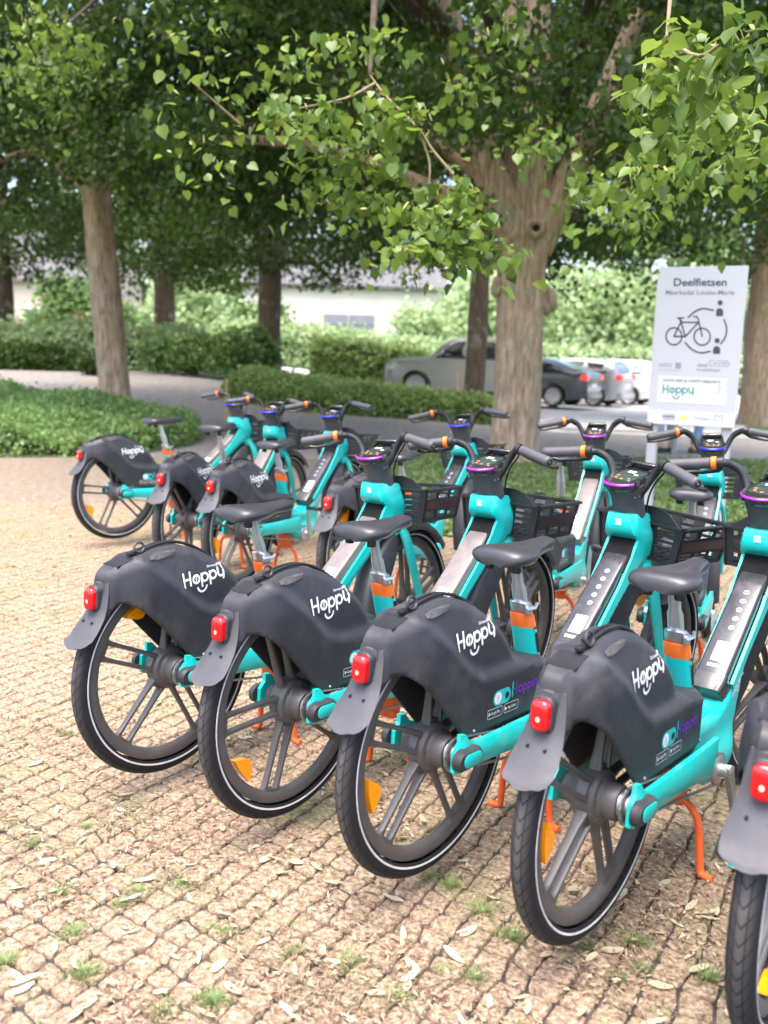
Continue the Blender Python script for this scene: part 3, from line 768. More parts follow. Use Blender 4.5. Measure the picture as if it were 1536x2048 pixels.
TWIGS = [[(0.33, 5.35, 2.36), (0.21, 5.4, 2.5), (0.14, 5.45, 2.61), (-0.06, 5.6, 2.83), (-0.16, 6.0, 3.05)], [(0.14, 5.45, 2.6), (0.2, 5.4, 2.42), (0.19, 5.3, 2.21)], [(-0.12, 5.7, 2.92), (-0.28, 5.5, 2.78), (-0.54, 5.5, 2.72)], [(0.92, 3.4, 2.46), (0.98, 3.2, 2.34), (1.03, 3.0, 2.36)], [(0.98, 3.6, 2.65), (0.95, 3.5, 2.48)], [(-0.89, 5.6, 2.65), (-1.1, 5.4, 2.8)]]
B4 = np.array((1.72, 12.5, 0))
def bough(pts, rads, seed):
    mb = MB(); noisy_tube(mb, [tuple(np.array(p) - B4) for p in pts], rads, 9, .06, seed)
    return mb.build('branch', 'bark_dark', t4, 70)
bA = bough([(1.5, 12.3, 4.2), (.9, 10.2, 5.0), (.3, 8.0, 4.7), (-.1, 6.6, 3.9), (-.16, 6.0, 3.05)], [.11, .085, .055, .03, .012], 1)
bB = bough([(2.0, 12.2, 4.4), (2.0, 9.6, 5.2), (1.7, 7.0, 4.8), (1.25, 4.8, 3.7), (.98, 3.6, 2.65)], [.11, .085, .055, .03, .010], 2)
bC = bough([(1.3, 12.2, 4.6), (0, 10.4, 5.3), (-1.0, 8.2, 4.9), (-1.3, 7.2, 4.2)], [.10, .08, .05, .014], 3)
bD = bough([(1.2, 12.2, 4.9), (-.6, 10.8, 5.6), (-2.0, 9.4, 5.2), (-2.8, 8.3, 4.0)], [.09, .07, .045, .012], 4)
rg = np.random.default_rng(3)
for k, tw in enumerate(TWIGS):
    mb = MB(); mb.tube([tuple(p - B4) for p in catmull(tw, 4)], [.0085 - .004 * i / (4 * (len(tw) - 1)) for i in range(4 * (len(tw) - 1) + 1)], 7); mb.build('twig', 'twig', (bA, bA, bA, bB, bB, bC)[k], 60)
for par, idx in ((bA, list(range(0, 19)) + [20]), (bB, range(21, 33)), (bC, range(33, 39)), (bD, range(39, 42))):
    LP, BP = [], []
    for i in idx:
        x, y, z, sx_, sz_ = SPRAYS[i]
        n = (int(36 + 1300 * sx_ * sz_) if i < 33 else 14) if i < 39 else 130
        if 14 <= i < 19: n = n // 2
        q = rg.normal(0, .55, (n, 3)) * np.array((sx_, sx_ * .9, sz_)); q[:, 2] -= .5 * (q[:, 0] ** 2 + q[:, 1] ** 2) / max(sx_, .1)
        LP.append(np.array((x, y, z)) + q)
        m = int(n * .30); q = rg.normal(0, .5, (m, 3)) * np.array((sx_, sx_ * .9, sz_ * .8)); q[:, 2] -= .25 * sz_
        BP.append(np.array((x, y, z)) + q)
    LP = np.concatenate(LP) - B4; BP = np.concatenate(BP) - B4
    V, Fa = leaves(LP, .060, rg, LEAF8, F8, .75, .35); fast_mesh('leaves', V, Fa, 'leaf_near', par, True)
    V, Fa = leaves(BP, .046, rg, BR, FB, .1, .3); fast_mesh('blossom', V, Fa, 'bract', par)

# ------------------------------------------------------------------ hedges, bed, bushes
def hedge(name, label, cat, poly, h, n, lsize, seed, mat='hedge', rnd=.12, group=None, wav=.05, zoff=0.0):
    rg = np.random.default_rng(seed); A = np.array(poly); c0 = A.mean(0)
    zb = float(H(*c0)) + zoff
    r = empty(name, (c0[0], c0[1], zb)); tag(r, label, cat, group)
    # solid core whose dark colour gives the shade behind the leaves
    V, F, nn = cdt(poly, max(.3, h * .5)); ins = pdist(poly, V[:, 0], V[:, 1])
    zz = H(V[:, 0], V[:, 1]) - float(H(*c0))
    prof = np.sqrt(np.clip(1 - (1 - np.clip(ins / (rnd * 2.2), 0, 1)) ** 2, 0, 1)) if rnd else 1
    topz = zz + h * (.62 + .30 * prof)
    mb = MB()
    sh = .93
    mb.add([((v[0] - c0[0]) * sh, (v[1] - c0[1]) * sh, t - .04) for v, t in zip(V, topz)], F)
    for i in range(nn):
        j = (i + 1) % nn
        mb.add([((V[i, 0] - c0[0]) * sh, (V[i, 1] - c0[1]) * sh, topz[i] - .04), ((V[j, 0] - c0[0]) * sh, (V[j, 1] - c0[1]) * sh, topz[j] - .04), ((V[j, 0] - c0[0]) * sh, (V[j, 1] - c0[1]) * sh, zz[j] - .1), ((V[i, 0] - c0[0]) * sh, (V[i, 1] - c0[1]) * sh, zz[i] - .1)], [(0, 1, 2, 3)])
    mb.build('stems_or_core', 'hedge_core', r, 0)
    # leaves over top and sides
    lo, hi = A.min(0), A.max(0)
    area = .5 * abs(sum(poly[i][0] * poly[(i + 1) % len(poly)][1] - poly[(i + 1) % len(poly)][0] * poly[i][1] for i in range(len(poly))))
    per = sum(math.dist(poly[i], poly[(i + 1) % len(poly)]) for i in range(len(poly)))
    nt_ = int(n * area / (area + per * h)); ns = n - nt_
    Q = rg.uniform(lo, hi, (nt_ * 4 + 10, 2)); Q = Q[inside(poly, Q[:, 0], Q[:, 1])][:nt_]
    d = pdist(poly, Q[:, 0], Q[:, 1]); pr = np.sqrt(np.clip(1 - (1 - np.clip(d / (rnd * 2.2 + 1e-6), 0, 1)) ** 2, 0, 1)) if rnd else np.ones(len(Q))
    wv = wav * (np.sin(Q[:, 0] * 2.3 + seed) + np.sin(Q[:, 1] * 2.9 + Q[:, 0] * 1.3) + .6 * np.sin(Q[:, 0] * 6.1 + Q[:, 1] * 5.3))
    zt = H(Q[:, 0], Q[:, 1]) + h * (.66 + .34 * pr) + wv + rg.normal(0, lsize * .45, len(Q)) + rg.exponential(lsize * .45, len(Q))
    P1 = np.column_stack([Q, zt])
    seg = np.array([math.dist(poly[i], poly[(i + 1) % len(poly)]) for i in range(len(poly))]); ch = rg.choice(len(poly), ns, p=seg / seg.sum()); tt = rg.uniform(0, 1, ns)
    a = A[ch]; b = A[(ch + 1) % len(poly)]; q = a + (b - a) * tt[:, None]; q += (q - c0) / np.linalg.norm(q - c0, axis=1)[:, None] * rg.normal(0, lsize * .5, ns)[:, None]
    P2 = np.column_stack([q, H(q[:, 0], q[:, 1]) + rg.uniform(0, .8, ns) * h])
    V, Fa = leaves(np.concatenate([P1, P2]) - np.array((c0[0], c0[1], zb)), lsize, rg, upbias=.35)
    fast_mesh('foliage', V, Fa, mat, r)
    return r
BED = [tuple(p) for p in catmull([(-9.0, 10.9), (-4.68, 11.5), (-3.6, 12.2), (-3.0, 13.2), (-2.95, 14.4), (-3.3, 15.6), (-4.3, 16.9), (-7.0, 18.6), (-9.5, 19.2), (-11.5, 17), (-11.5, 12)], 3, closed=True)]
hedge('planting_bed', 'low wide bed of leafy green shrubs around the leaning trunk on the left', 'bed', BED, .31, 60000, .06, 1, 'bedleaf', .30, wav=.055)
hedge('low_hedge', 'long low clipped hedge between the cobbled lane and the parked cars', 'hedge', [(-3.6, 20.6), (-1.6, 19.3), (2.35, 19.4), (2.4, 21.0), (-1.2, 21.3), (-3.4, 23.4)], .52, 26000, .07, 2, 'hedge', .22, 'clipped hedges', .02)
hedge('tall_hedge', 'tall square-cut hedge block behind the low hedge, left of the silver car', 'hedge', [(-2.7, 33.2), (1.6, 33.0), (1.6, 34.6), (-2.6, 34.8)], 1.35, 14000, .12, 3, 'hedge', .08, 'clipped hedges', .015)
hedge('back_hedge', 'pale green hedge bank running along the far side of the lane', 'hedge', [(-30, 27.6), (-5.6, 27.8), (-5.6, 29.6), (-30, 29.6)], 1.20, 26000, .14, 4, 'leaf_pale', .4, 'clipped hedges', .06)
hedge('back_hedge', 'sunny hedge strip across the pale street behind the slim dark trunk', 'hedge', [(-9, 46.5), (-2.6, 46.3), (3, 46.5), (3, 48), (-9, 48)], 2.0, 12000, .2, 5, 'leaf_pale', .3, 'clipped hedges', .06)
hedge('low_hedge', 'short dark hedge at the left picture edge below the pink house', 'hedge', [(-13.2, 25.6), (-8.6, 25.8), (-8.6, 26.8), (-13.2, 26.8)], .55, 7000, .09, 6, 'leaf', .2, 'clipped hedges', .04)

def bush(name, label, c, rad, n, lsize, seed, mat, group):
    rg = np.random.default_rng(seed); zb = float(H(c[0], c[1])) + (c[2] if len(c) > 2 else 0)
    r = empty(name, (c[0], c[1], zb)); tag(r, label, 'bush', group)
    mb = MB()
    for k in range(6):
        a = rg.uniform(0, 6.28); mb.tube([(0, 0, -.1), (rad[0] * .25 * math.cos(a), rad[1] * .25 * math.sin(a), rad[2] * .7), (rad[0] * .55 * math.cos(a), rad[1] * .55 * math.sin(a), rad[2] * 1.4)], [.03, .02, .008], 6)
    mb.build('stems_or_core', 'bark_dark', r, 60)
    nc = max(8, n // 90); d = rg.normal(0, 1, (nc, 3)); d /= np.linalg.norm(d, axis=1)[:, None]
    C = np.array((0, 0, rad[2])) + d * (rg.uniform(.3, 1, nc) ** .5)[:, None] * np.array(rad) * .8
    P = C[rg.integers(0, nc, n)] + rg.normal(0, .17, (n, 3)) * np.array(rad)
    P = P[P[:, 2] > -.02]
    V, Fa = leaves(P, lsize, rg); fast_mesh('foliage', V, Fa, mat, r)
    return r
for k, (x, y, rx, rz, lab) in enumerate([(-5.3, 25.6, .95, .62, 'young leafy shrub just right of the leaning trunk'), (-4.2, 25.2, .85, .72, 'young leafy shrub under the slim dark trunk, beside the street'), (-6.2, 26.2, .7, .55, 'young leafy shrub half behind the leaning trunk'), (-3.6, 26.4, .6, .8, 'tallest young shrub left of the slim dark trunk')]):
    bush('young_shrub', lab, (x, y), (rx, rx, rz), 2600, .10, 100 + k, 'leaf_far', 'young shrubs along the lane')
bush('ball_bush', 'small round dark bush left of the leaning trunk', (-7.75, 24.6), (.48, .48, .36), 2600, .07, 120, 'leaf', None)
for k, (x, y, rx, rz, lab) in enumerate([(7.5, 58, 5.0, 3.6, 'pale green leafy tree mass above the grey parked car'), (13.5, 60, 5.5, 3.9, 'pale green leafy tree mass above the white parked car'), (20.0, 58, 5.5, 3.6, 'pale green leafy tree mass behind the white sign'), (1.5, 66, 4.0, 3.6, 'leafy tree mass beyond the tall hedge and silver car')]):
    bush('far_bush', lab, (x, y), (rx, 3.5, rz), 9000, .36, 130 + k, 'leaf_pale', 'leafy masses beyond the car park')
for k, (x, y, rx, rz, lab) in enumerate([(-16.5, 50, 3.2, 2.3, 'pale garden bush in front of the pink house'), (-11.5, 52, 2.8, 2.6, 'pale garden bush in the gap between the pink and cream houses'), (-7.6, 54, 2.2, 2.0, 'pale garden bush before the windows of the cream building'), (1.6, 54, 2.6, 2.4, 'pale garden bush at the right end of the cream building'), (-22.5, 49, 2.2, 1.5, 'pale garden bush at the far left below the pink house')]):
    bush('garden_bush', lab, (x, y), (rx, 1.6, rz), 3600, .26, 160 + k, 'leaf_pale' if k % 2 else 'leaf_far', 'garden bushes before the houses')
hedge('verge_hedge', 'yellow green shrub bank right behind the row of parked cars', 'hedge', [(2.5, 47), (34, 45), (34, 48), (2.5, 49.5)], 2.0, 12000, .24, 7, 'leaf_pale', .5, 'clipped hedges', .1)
# tall backdrop trees far behind
for k, (x, y, h_, lab) in enumerate([(-15, 84, 6, 'tall far tree behind the gap between both houses'), (24, 80, 9, 'tall far tree beyond the car park'), (38, 72, 9, 'tall far tree at the right beyond the car park')]):
    tree(lab, (x, y, .3), .5, 4, (0, 0), (x, y, h_), (8, 6, 6), 150, 60, .5, 200 + k, bark='bark_dark', leaf='leaf_far', zmin=2, clump=2.0, limbs=3, group='tall trees far behind')

# lawn growth, tufts in the joints
rg = np.random.default_rng(12)
Q = rg.uniform((-.3, 6.4), (7, 13.5), (60000, 2)); k_, _ = inview(np.column_stack([Q, np.zeros(len(Q))]), .05); Q = Q[k_ & inside(LAWN, Q[:, 0], Q[:, 1])][:26000]
patch = .5 + .5 * np.sin(Q[:, 0] * 3.1 + 1.3 * np.sin(Q[:, 1] * 2.3)) * np.sin(Q[:, 1] * 2.7 + Q[:, 0])
Q = Q[rg.uniform(0, 1, len(Q)) < .35 + .65 * patch]
V, Fa = leaves(np.column_stack([Q, rg.uniform(.01, .07, len(Q))]), .050, rg, upbias=.5)
tag(fast_mesh('clover', V, Fa, 'grass'), 'low green clover and grass covering the strip under the sign', 'grass', kind='stuff')

def tuft_mesh(seed, n=190):
    rg = np.random.default_rng(seed); V = []; Fq = []
    for k in range(n):
        a = rg.uniform(0, 6.28); r = abs(rg.normal(0, .022)); h = rg.uniform(.004, .020); ln = rg.uniform(.006, .024); w = .0008
        b = np.array((r * math.cos(a), r * math.sin(a), 0)); dr = np.array((math.cos(a + rg.normal(0, .8)), math.sin(a + rg.normal(0, .8)), 0)); sd = np.array((-dr[1], dr[0], 0)) * w
        p = [b, b + dr * ln * .4 + np.array((0, 0, h * .7)), b + dr * ln + np.array((0, 0, h))]
        o = len(V); V += [p[0] - sd, p[0] + sd, p[1] - sd, p[1] + sd, p[2]]; Fq += [(o, o + 1, o + 3), (o, o + 3, o + 2), (o + 2, o + 3, o + 4)]
    return V, Fq
tm = []
for k in range(4):
    V, Fq = tuft_mesh(k); o = fast_mesh('grass_tuft', V, Fq, 'grass'); tm.append(o.data); bpy.data.objects.remove(o)
# ------------------------------------------------------------------ the share bike (X forward, Y left, Z up, origin under the rear hub)
WR = 0.335
XF = 1.235

def wheel(name, parent, loc, motor):
    mb = MB()
    mb.lathe([(.2885, -.0145), (.2885, .0145), (.276, .0165), (.262, .0135), (.2555, .006), (.2545, 0), (.2555, -.006), (.262, -.0135), (.276, -.0165)], 72, closed=True)
    for k in range(5):
        a = R(72 * k + 18)
        er = np.array((math.cos(a), 0, math.sin(a))); et = np.array((-math.sin(a), 0, math.cos(a))); ey = np.array((0, 1, 0))
        for sgn in (-1, 1):
            rings = []
            for r, hw, hd, off in ((.040, .010, .018, .020), (.062, .0078, .0145, .0215), (.10, .0066, .011, .0225), (.20, .0064, .0088, .0235), (.238, .0074, .0088, .024), (.252, .011, .0095, .0245), (.262, .020, .011, .0245)):
                c = er * r + et * off * sgn
                q = []
                for t, y in ((-1, -.55), (-.6, -1), (.6, -1), (1, -.55), (1, .55), (.6, 1), (-.6, 1), (-1, .55)):
                    q.append(c + et * t * hw + ey * y * hd)
                rings.append(q)
            mb.loft(rings)
        # web that joins the pair at hub and rim
        for r0, r1 in ((.045, .072), (.249, .264)):
            ring = []
            for r, g in ((r0, .02), (r1, .018)):
                c = er * r
                ring.append([c + et * t * g + ey * y for t, y in ((-1, -.010), (1, -.010), (1, .010), (-1, .010))])
            mb.loft(ring)
    root = mb.build(name, 'rim', parent, 40, loc=loc)
    # tyre
    t = MB(); prof = []
    n = 22
    for i in range(n + 1):
        a = R(-128 + 256 * i / n)
        prof.append((.3085 + .0268 * math.cos(a), .0262 * math.sin(a)))
    t.lathe(prof, 96, uv=True)
    ty = t.build('tyre', 'tyre', root, 60)
    st = MB()
    for s in (-1, 1):
        st.lathe([(.2990, s * .0258), (.3035, s * .02735), (.3045, s * .0262), (.3000, s * .0247)], 96, closed=True)
    st.build('reflective_stripe', 'stripe', ty, 0)
    h = MB()
    if motor:
        h.lathe([(.0, .070), (.030, .070), (.034, .062), (.044, .040), (.060, .026), (.066, .018), (.066, -.016), (.060, -.024), (.050, -.027), (.044, -.034), (.042, -.060), (.038, -.066), (.0, -.066)], 40)
    else:
        h.lathe([(.0, .052), (.022, .052), (.026, .040), (.036, .026), (.042, .016), (.042, -.016), (.036, -.026), (.026, -.040), (.022, -.052), (.0, -.052)], 32)
    sc = h
    for k in range(6):
        a = R(60 * k + 10); rr = .053 if motor else .033
        sc.lathe([(.0, -.029 if motor else -.030), (.003, -.029 if motor else -.030), (.003, -.02), (0, -.02)], 8, c=(rr * math.cos(a), 0, rr * math.sin(a)))
    h.build('hub', 'rim', root, 30)
    # amber reflector: lens-shaped plate along the inside of the rim
    rf = MB(); ao = R(270)
    lens = [(.249 * math.cos(ao + d), .249 * math.sin(ao + d)) for d in np.linspace(-.19, .19, 12)]
    lens += [((.249 - .040 * math.cos(d / .19 * math.pi / 2) - .002) * math.cos(ao + d), (.249 - .040 * math.cos(d / .19 * math.pi / 2) - .002) * math.sin(ao + d)) for d in np.linspace(.19, -.19, 12)]
    rf.prism(lens, -.016, .004)
    rf.build('amber_reflector', 'amber', root, 20)
    return root

def cover_outline():
    top = [(-.270, .492), (-.259, .55), (-.254, .615), (-.251, .648), (-.242, .665), (-.225, .675), (-.200, .683), (-.16, .697), (-.11, .711), (-.05, .722), (.0, .722), (.05, .711), (.10, .690), (.15, .660), (.20, .622), (.245, .577), (.268, .543)]
    t = [tuple(p) for p in catmull(top, 3)]
    t += [(.285, .526), (.33, .516), (.40, .506), (.447, .499), (.457, .490)]
    t += [(.452, .455), (.443, .41), (.436, .372), (.428, .360)]
    t += [(.36, .359), (.28, .359), (.20, .359), (.12, .359), (.06, .357)]
    arch = [(.046, .360), (.030, .374), (-.016, .419), (-.066, .469), (-.113, .514), (-.159, .551), (-.195, .571), (-.218, .572), (-.236, .557), (-.253, .527), (-.270, .492)]
    t += [tuple(p) for p in catmull(arch, 3)][:-1]
    return t
COVER = cover_outline()
CREASE = [tuple(p) for p in catmull([(-.20, .728), (-.165, .698), (-.104, .651), (-.037, .601), (.021, .549), (.073, .514), (.124, .497), (.218, .496), (.352, .496), (.47, .492)], 4)]
UPPER = CREASE + [(.47, .80), (-.20, .80)]
TOPLINE = COVER[:56]
def cover_w(x, z):
    x = np.asarray(x, float); z = np.asarray(z, float)
    d = pdist(CREASE, x, z, closed=False)
    up = inside(UPPER, x, z)
    t = np.where(up, sstep(0.0, .034, d), 0.0)
    low = .081 - .042 * sstep(-.12, -.262, x) - .010 * sstep(.60, .70, z)
    low = low - .034 * sstep(.395, .462, x) ** 1.5
    high = .066 - .020 * sstep(.60, .72, z)
    w = low * (1 - t) + high * t
    w = w + .0025 * np.where(up, 0, 1 - sstep(0, .012, d))
    dt = pdist(TOPLINE, x, z, closed=False)
    w = w - .013 * (1 - sstep(0, .020, dt)) ** 1.3
    return w
def on_cover(x, z):
    return (x, -float(cover_w([x], [z])[0]) - .0014, z)

def hoppy_strokes():
    s = []
    s.append([(0, 0), (0, 1)]); s.append([(.62, 0), (.62, 1)]); s.append([(0, .5), (.62, .5)])
    s.append(arc((1.18, .36), .30, 0, 360, 20)[:-1] + ['closed'])
    s.append([(1.72, .66), (1.72, -.30)]); s.append(arc((2.02, .36), .30, 0, 360, 20)[:-1] + ['closed'])
    s.append([(2.55, .66), (2.55, -.30)]); s.append(arc((2.85, .36), .30, 0, 360, 20)[:-1] + ['closed'])
    s.append([(3.38, .78), (3.38, .42)] + arc((3.66, .38), .28, 180, 360, 10) + [(3.94, .78)])
    s.append([(3.94, .40), (3.90, .0), (3.86, -.12)])
    s.append(arc((1.70, -.26), .44, 190, 350, 14))
    s.append([(1.24, .52), (1.12, .36), (1.24, .36), (1.13, .19)])
    return s
def draw_hoppy(mb, org, size, place, ang, lw=.17):
    ca, sa = math.cos(ang) * size, math.sin(ang) * size
    f = lambda p: (org[0] + p[0] * ca - p[1] * sa, org[1] + p[0] * sa + p[1] * ca)
    for k, st in enumerate(hoppy_strokes()):
        cl = st[-1] == 'closed'
        pts = [f(p) for p in (st[:-1] if cl else st)]
        stroke(mb, pts, size * (lw if k < 11 else lw * .55), place, closed=cl)

def steer_parts():
    return ('handlebar', 'display', 'fork', 'front_wheel', 'front_mudguard', 'basket', 'head_collar')
AX0 = Vector((1.0, 0, .90)); AXD = Vector((-.44, 0, 1)).normalized()
def ax_at(z): return 1.0 + .44 * (.90 - z)

def make_bike():
    root = empty('electric_bike')
    # ---- frame
    mb = MB()
    # battery line: top face from b0 to b1, normal nd points down-forward
    b0 = np.array((.652, .466)); b1 = np.array((.992, .769)); bd = (b1 - b0) / np.hypot(*(b1 - b0)); nd = np.array((bd[1], -bd[0]))
    L = np.hypot(*(b1 - b0))
    bp = lambda s, o: tuple(b0 + bd * s + nd * o)
    outline = [(.44, .405), (.52, .398), (.60, .392), (.640, .402), bp(.015, .052), bp(.12, .050), bp(.24, .050), bp(.36, .050), bp(.42, .046), bp(L + .005, .030), bp(L + .018, .0), (.967, .800), (.955, .83), (.960, .866), (1.00, .866), (1.05, .864), (1.083, .862), (1.105, .815), (1.128, .75), (1.118, .715)]
    outline += [bp(L - .03, .105), bp(.30, .100), bp(.16, .100), (.805, .442), (.786, .37), (.768, .30), (.735, .245), (.68, .212), (.60, .205), (.53, .213), (.47, .245), (.438, .29), (.432, .35)]
    outline = [tuple(p) for p in catmull(outline, 2, closed=True)]
    def fw_(x, z):
        hd = sstep(.86, 1.02, x) * sstep(.66, .80, z)
        w = .050 + .020 * sstep(.34, .26, z) * sstep(.80, .70, x) + .014 * sstep(.62, .44, x) * sstep(.45, .40, z)
        w = w * (1 - hd) + hd * (.051 + .013 * sstep(.865, .775, z))
        d = pdist(outline, x, z)
        return w - (.016 - .010 * hd) * (1 - sstep(0, .022, d)) ** 1.4
    mb.slab(outline, fw_, .014)
    # rails that flank the battery
    for s in (-1, 1):
        rail = [bp(.03, .06), bp(.03, .040), bp(.30, .030), bp(L - .05, .012), bp(L + .012, -.004), (.974, .80), bp(L + .03, .05), bp(L, .07)]
        mb.prism([tuple(p) for p in rail], s * .046, s * .0555)
    fr = mb.build('frame', 'teal', root, 38)
    # Hoppy on the tube side, reading up along the tube
    t = MB()
    o_ = bp(.02, .088)
    draw_hoppy(t, o_, .022, lambda x, z: (x, -.0522, z), math.atan2(bd[1], bd[0]), .14)
    t.build('lettering', 'white', fr, 0)
    # QR-free data plate area on the head: small pale sticker
    st = MB()
    hd_c = np.array((.952, .832))
    st.box((.9535, 0, .838), (.0015, .022, .022), .0004, 1, Matrix.Rotation(R(-8), 3, 'Y'))
    st.build('sticker', 'paleblue', fr, 0)
    # chain stays + dropouts
    for s in (-1, 1):
        cs = MB()
        pl = [(-.030, .300), (-.010, .292), (.10, .297), (.30, .289), (.47, .272), (.49, .37), (.42, .366), (.20, .361), (.06, .359), (.030, .368), (.010, .390), (-.010, .392), (-.010, .370), (-.028, .352)]
        V, F, n = cdt([tuple(p) for p in pl], .02)
        d = pdist(pl, V[:, 0], V[:, 1])
        for yy, inv in ((.1085, False), (.088, True)):
            y = np.where(d < 1e-6, yy - (.006 if not inv else -.002), yy)
            cs.add([(V[i, 0], s * y[i], V[i, 1]) for i in range(len(V))], [f for f in F])
        for i in range(n):
            j = (i + 1) % n
            cs.add([(V[i, 0], s * .1025, V[i, 1]), (V[j, 0], s * .1025, V[j, 1]), (V[j, 0], s * .090, V[j, 1]), (V[i, 0], s * .090, V[i, 1])], [(0, 1, 2, 3)])
        cso = cs.build('chain_stay', 'teal', root, 35)
        # axle cap: dark capsule with teal inset
        cp = MB()
        rot = Matrix.Rotation(R(2), 3, 'Y')
        def capsule(mb_, cx, cz, hl, r, y0, y1, rr):
            pts = rrect(2 * hl, 2 * r, r * .98, 7, (cx, cz)); ins = rrect(2 * hl - 2 * rr, 2 * r - 2 * rr, r * .98 - rr, 7, (cx, cz))
            mb_.loft([[(p[0], y0, p[1]) for p in pts], [(p[0], y1 - (y1 - y0) * .35, p[1]) for p in pts], [(p[0], y1, p[1]) for p in ins]])
        capsule(cp, .008, .333, .054, .0265, s * .104, s * .127, .006)
        co = cp.build('axle_cap', 'charcoal', cso, 30)
        ci = MB(); capsule(ci, .014, .333, .038, .0175, s * .1265, s * .1292, .002); ci.build('cap_inset', 'teal', co, 30)
    # seat tube with orange band
    sx = lambda z: .404 - .36 * (z - .606)
    mb = MB()
    def ell(z, rx, ry, n=28): return [(sx(z) + rx * math.cos(2 * math.pi * k / n), ry * math.sin(2 * math.pi * k / n), z - .14 * rx * math.cos(2 * math.pi * k / n)) for k in range(n)]
    mb.loft([ell(.36, .040, .036), ell(.47, .041, .036), ell(.53, .040, .0345), ell(.578, .039, .0335)])
    so = mb.build('seat_tube', 'teal', root, 40)
    mb = MB(); mb.loft([ell(.578, .0392, .0337), ell(.590, .0396, .034), ell(.617, .0390, .0335), ell(.621, .0365, .031)]); mb.build('orange_band', 'orange', so, 40)
    mb = MB(); pl = rrect(.014, .062, .006, 4)
    mb.add([(sx(.535) + .006 + p[0] - .36 * p[1], -.0362, .535 + p[1]) for p in pl], [tuple(range(len(pl)))])
    mb.add([(sx(.585) + .004 + p[0], -.0363, .576 + p[1] * .8) for p in ((-.008, 0), (.008, 0), (0, .012))], [(0, 1, 2)])
    mb.build('height_mark', 'black', so, 0)
    # clamp, post, saddle
    mb = MB(); mb.loft([ell(.621, .030, .027), ell(.624, .033, .030), ell(.652, .033, .030), ell(.656, .029, .026)])
    mb.box((sx(.64) - .012, -.033, .638), (.028, .012, .026), .004)
    mb.tube([(sx(.64) - .03, -.036, .640), (sx(.64) + .01, -.041, .643), (sx(.64) + .028, -.034, .650)], .005, 6)
    mb.build('seat_clamp', 'alu', root, 40)
    mb = MB(); mb.loft([ell(.60, .0205, .0205, 18), ell(.700, .0205, .0205, 18), ell(.712, .016, .016, 18), ell(.765, .0155, .0155, 18), ell(.775, .013, .014, 18)])
    mb.box((sx(.775), 0, .776), (.055, .036, .014), .005)
    pst = mb.build('seat_post', 'alu', root, 40)
    sad = make_saddle(root, sx)
    # ---- battery
    mb = MB()
    def bsec(s, hw, o0, o1, r):
        c = b0 + bd * s
        out = []
        for (y, o) in rrect(2 * hw, o1 - o0, r, 3, (0, (o0 + o1) / 2)):
            q = c + nd * o
            out.append((q[0], y, q[1]))
        return out
    mb.loft([bsec(-.028, .034, .012, .058, .010), bsec(-.024, .042, .003, .066, .012), bsec(.0, .0455, .000, .068, .010), bsec(.030, .0455, .0, .068, .009), bsec(.032, .0435, .002, .068, .009), bsec(.36, .0425, .002, .068, .009), bsec(.405, .0415, .004, .068, .010), bsec(L - .012, .038, .020, .068, .012), bsec(L + .004, .030, .036, .068, .010)])
    bat = mb.build('battery', 'battery', root, 38)
    place_b = lambda a, y: tuple((b0 + bd * a + nd * .0008)[[0]]) + (-y,) + tuple((b0 + bd * a + nd * .0008)[[1]])
    # a along the tube, y to the bike's right (image right)
    mb = MB()
    rect(mb, (.105, .004), .070, .042, place_b)
    rect(mb, (.054, .002), .010, .042, place_b)
    mb.build('label_sticker', 'white', bat, 0)
    mb = MB()
    for k in range(5):
        a = .192 + k * .034
        stroke(mb, arc((a, .004), .0075, 0, 360, 14)[:-1], .0020, place_b, closed=True)
        disc(mb, (a, .004), .0028, place_b, 8)
    mb.build('instruction_icons', 'paleblue', bat, 0)
    mb = MB()   # dark mouth of the socket around the battery's upper end
    mb.loft([bsec(L - .11, .0490, .016, .07, .010), bsec(L - .05, .0500, .006, .07, .010), bsec(L + .006, .0500, -.004, .07, .012), bsec(L + .020, .046, -.008, .07, .014), bsec(L + .030, .034, -.008, .07, .014)])
    mb.build('battery_socket', 'socket', root, 38)
    # ---- rear cover
    mb = MB()
    arch_rim = lambda x, z: not (z < .575 and x < .062 and x > -.2705 and not (x < -.2535 and z > .493 and z > .492 + (-.2535 - x) * .0)) and z > .3605
    mb.slab(COVER, cover_w, .0105, rim=arch_rim)
    cov = mb.build('rear_cover', 'charcoal', root, 40)
    md = cov.modifiers.new('shell', 'SOLIDIFY'); md.thickness = .004; md.offset = -1
    mb = MB(); draw_hoppy(mb, (.004, .596), .0405, on_cover, R(6.0), .165)
    put_text(mb, "Don't worry be Hoppy", (.096, .6465), .0105, on_cover, .01, 'L', R(2.5), width=.066)
    mb.build('logo_lettering', 'white', cov, 0)
    mb = MB(); put_text(mb, 'oppin', (.2735, .4345), .044, on_cover, .006, 'L', R(.5), width=.098)
    stroke(mb, [(.264, .434), (.264, .466)], .0052, on_cover); stroke(mb, [(.247, .449), (.264, .449)], .0048, on_cover)
    mb.build('purple_lettering', 'purple_print', cov, 0)
    mb = MB(); stroke(mb, [(.246, .430), (.246, .470)], .0055, on_cover)
    rect(mb, (.196, .441), .082, .042, on_cover, .0205)
    mb.build('toggle_badge', 'teal_print', cov, 0)
    oc2 = lambda x, z: (x, on_cover(x, z)[1] - .0008, z)
    mb = MB(); disc(mb, (.176, .441), .0165, oc2, 20)
    put_text(mb, 'Google Play', (.169, .4005), .0125, on_cover, .004, 'C', 0, width=.042)
    put_text(mb, 'App Store', (.247, .4005), .0125, on_cover, .004, 'C', 0, width=.040)
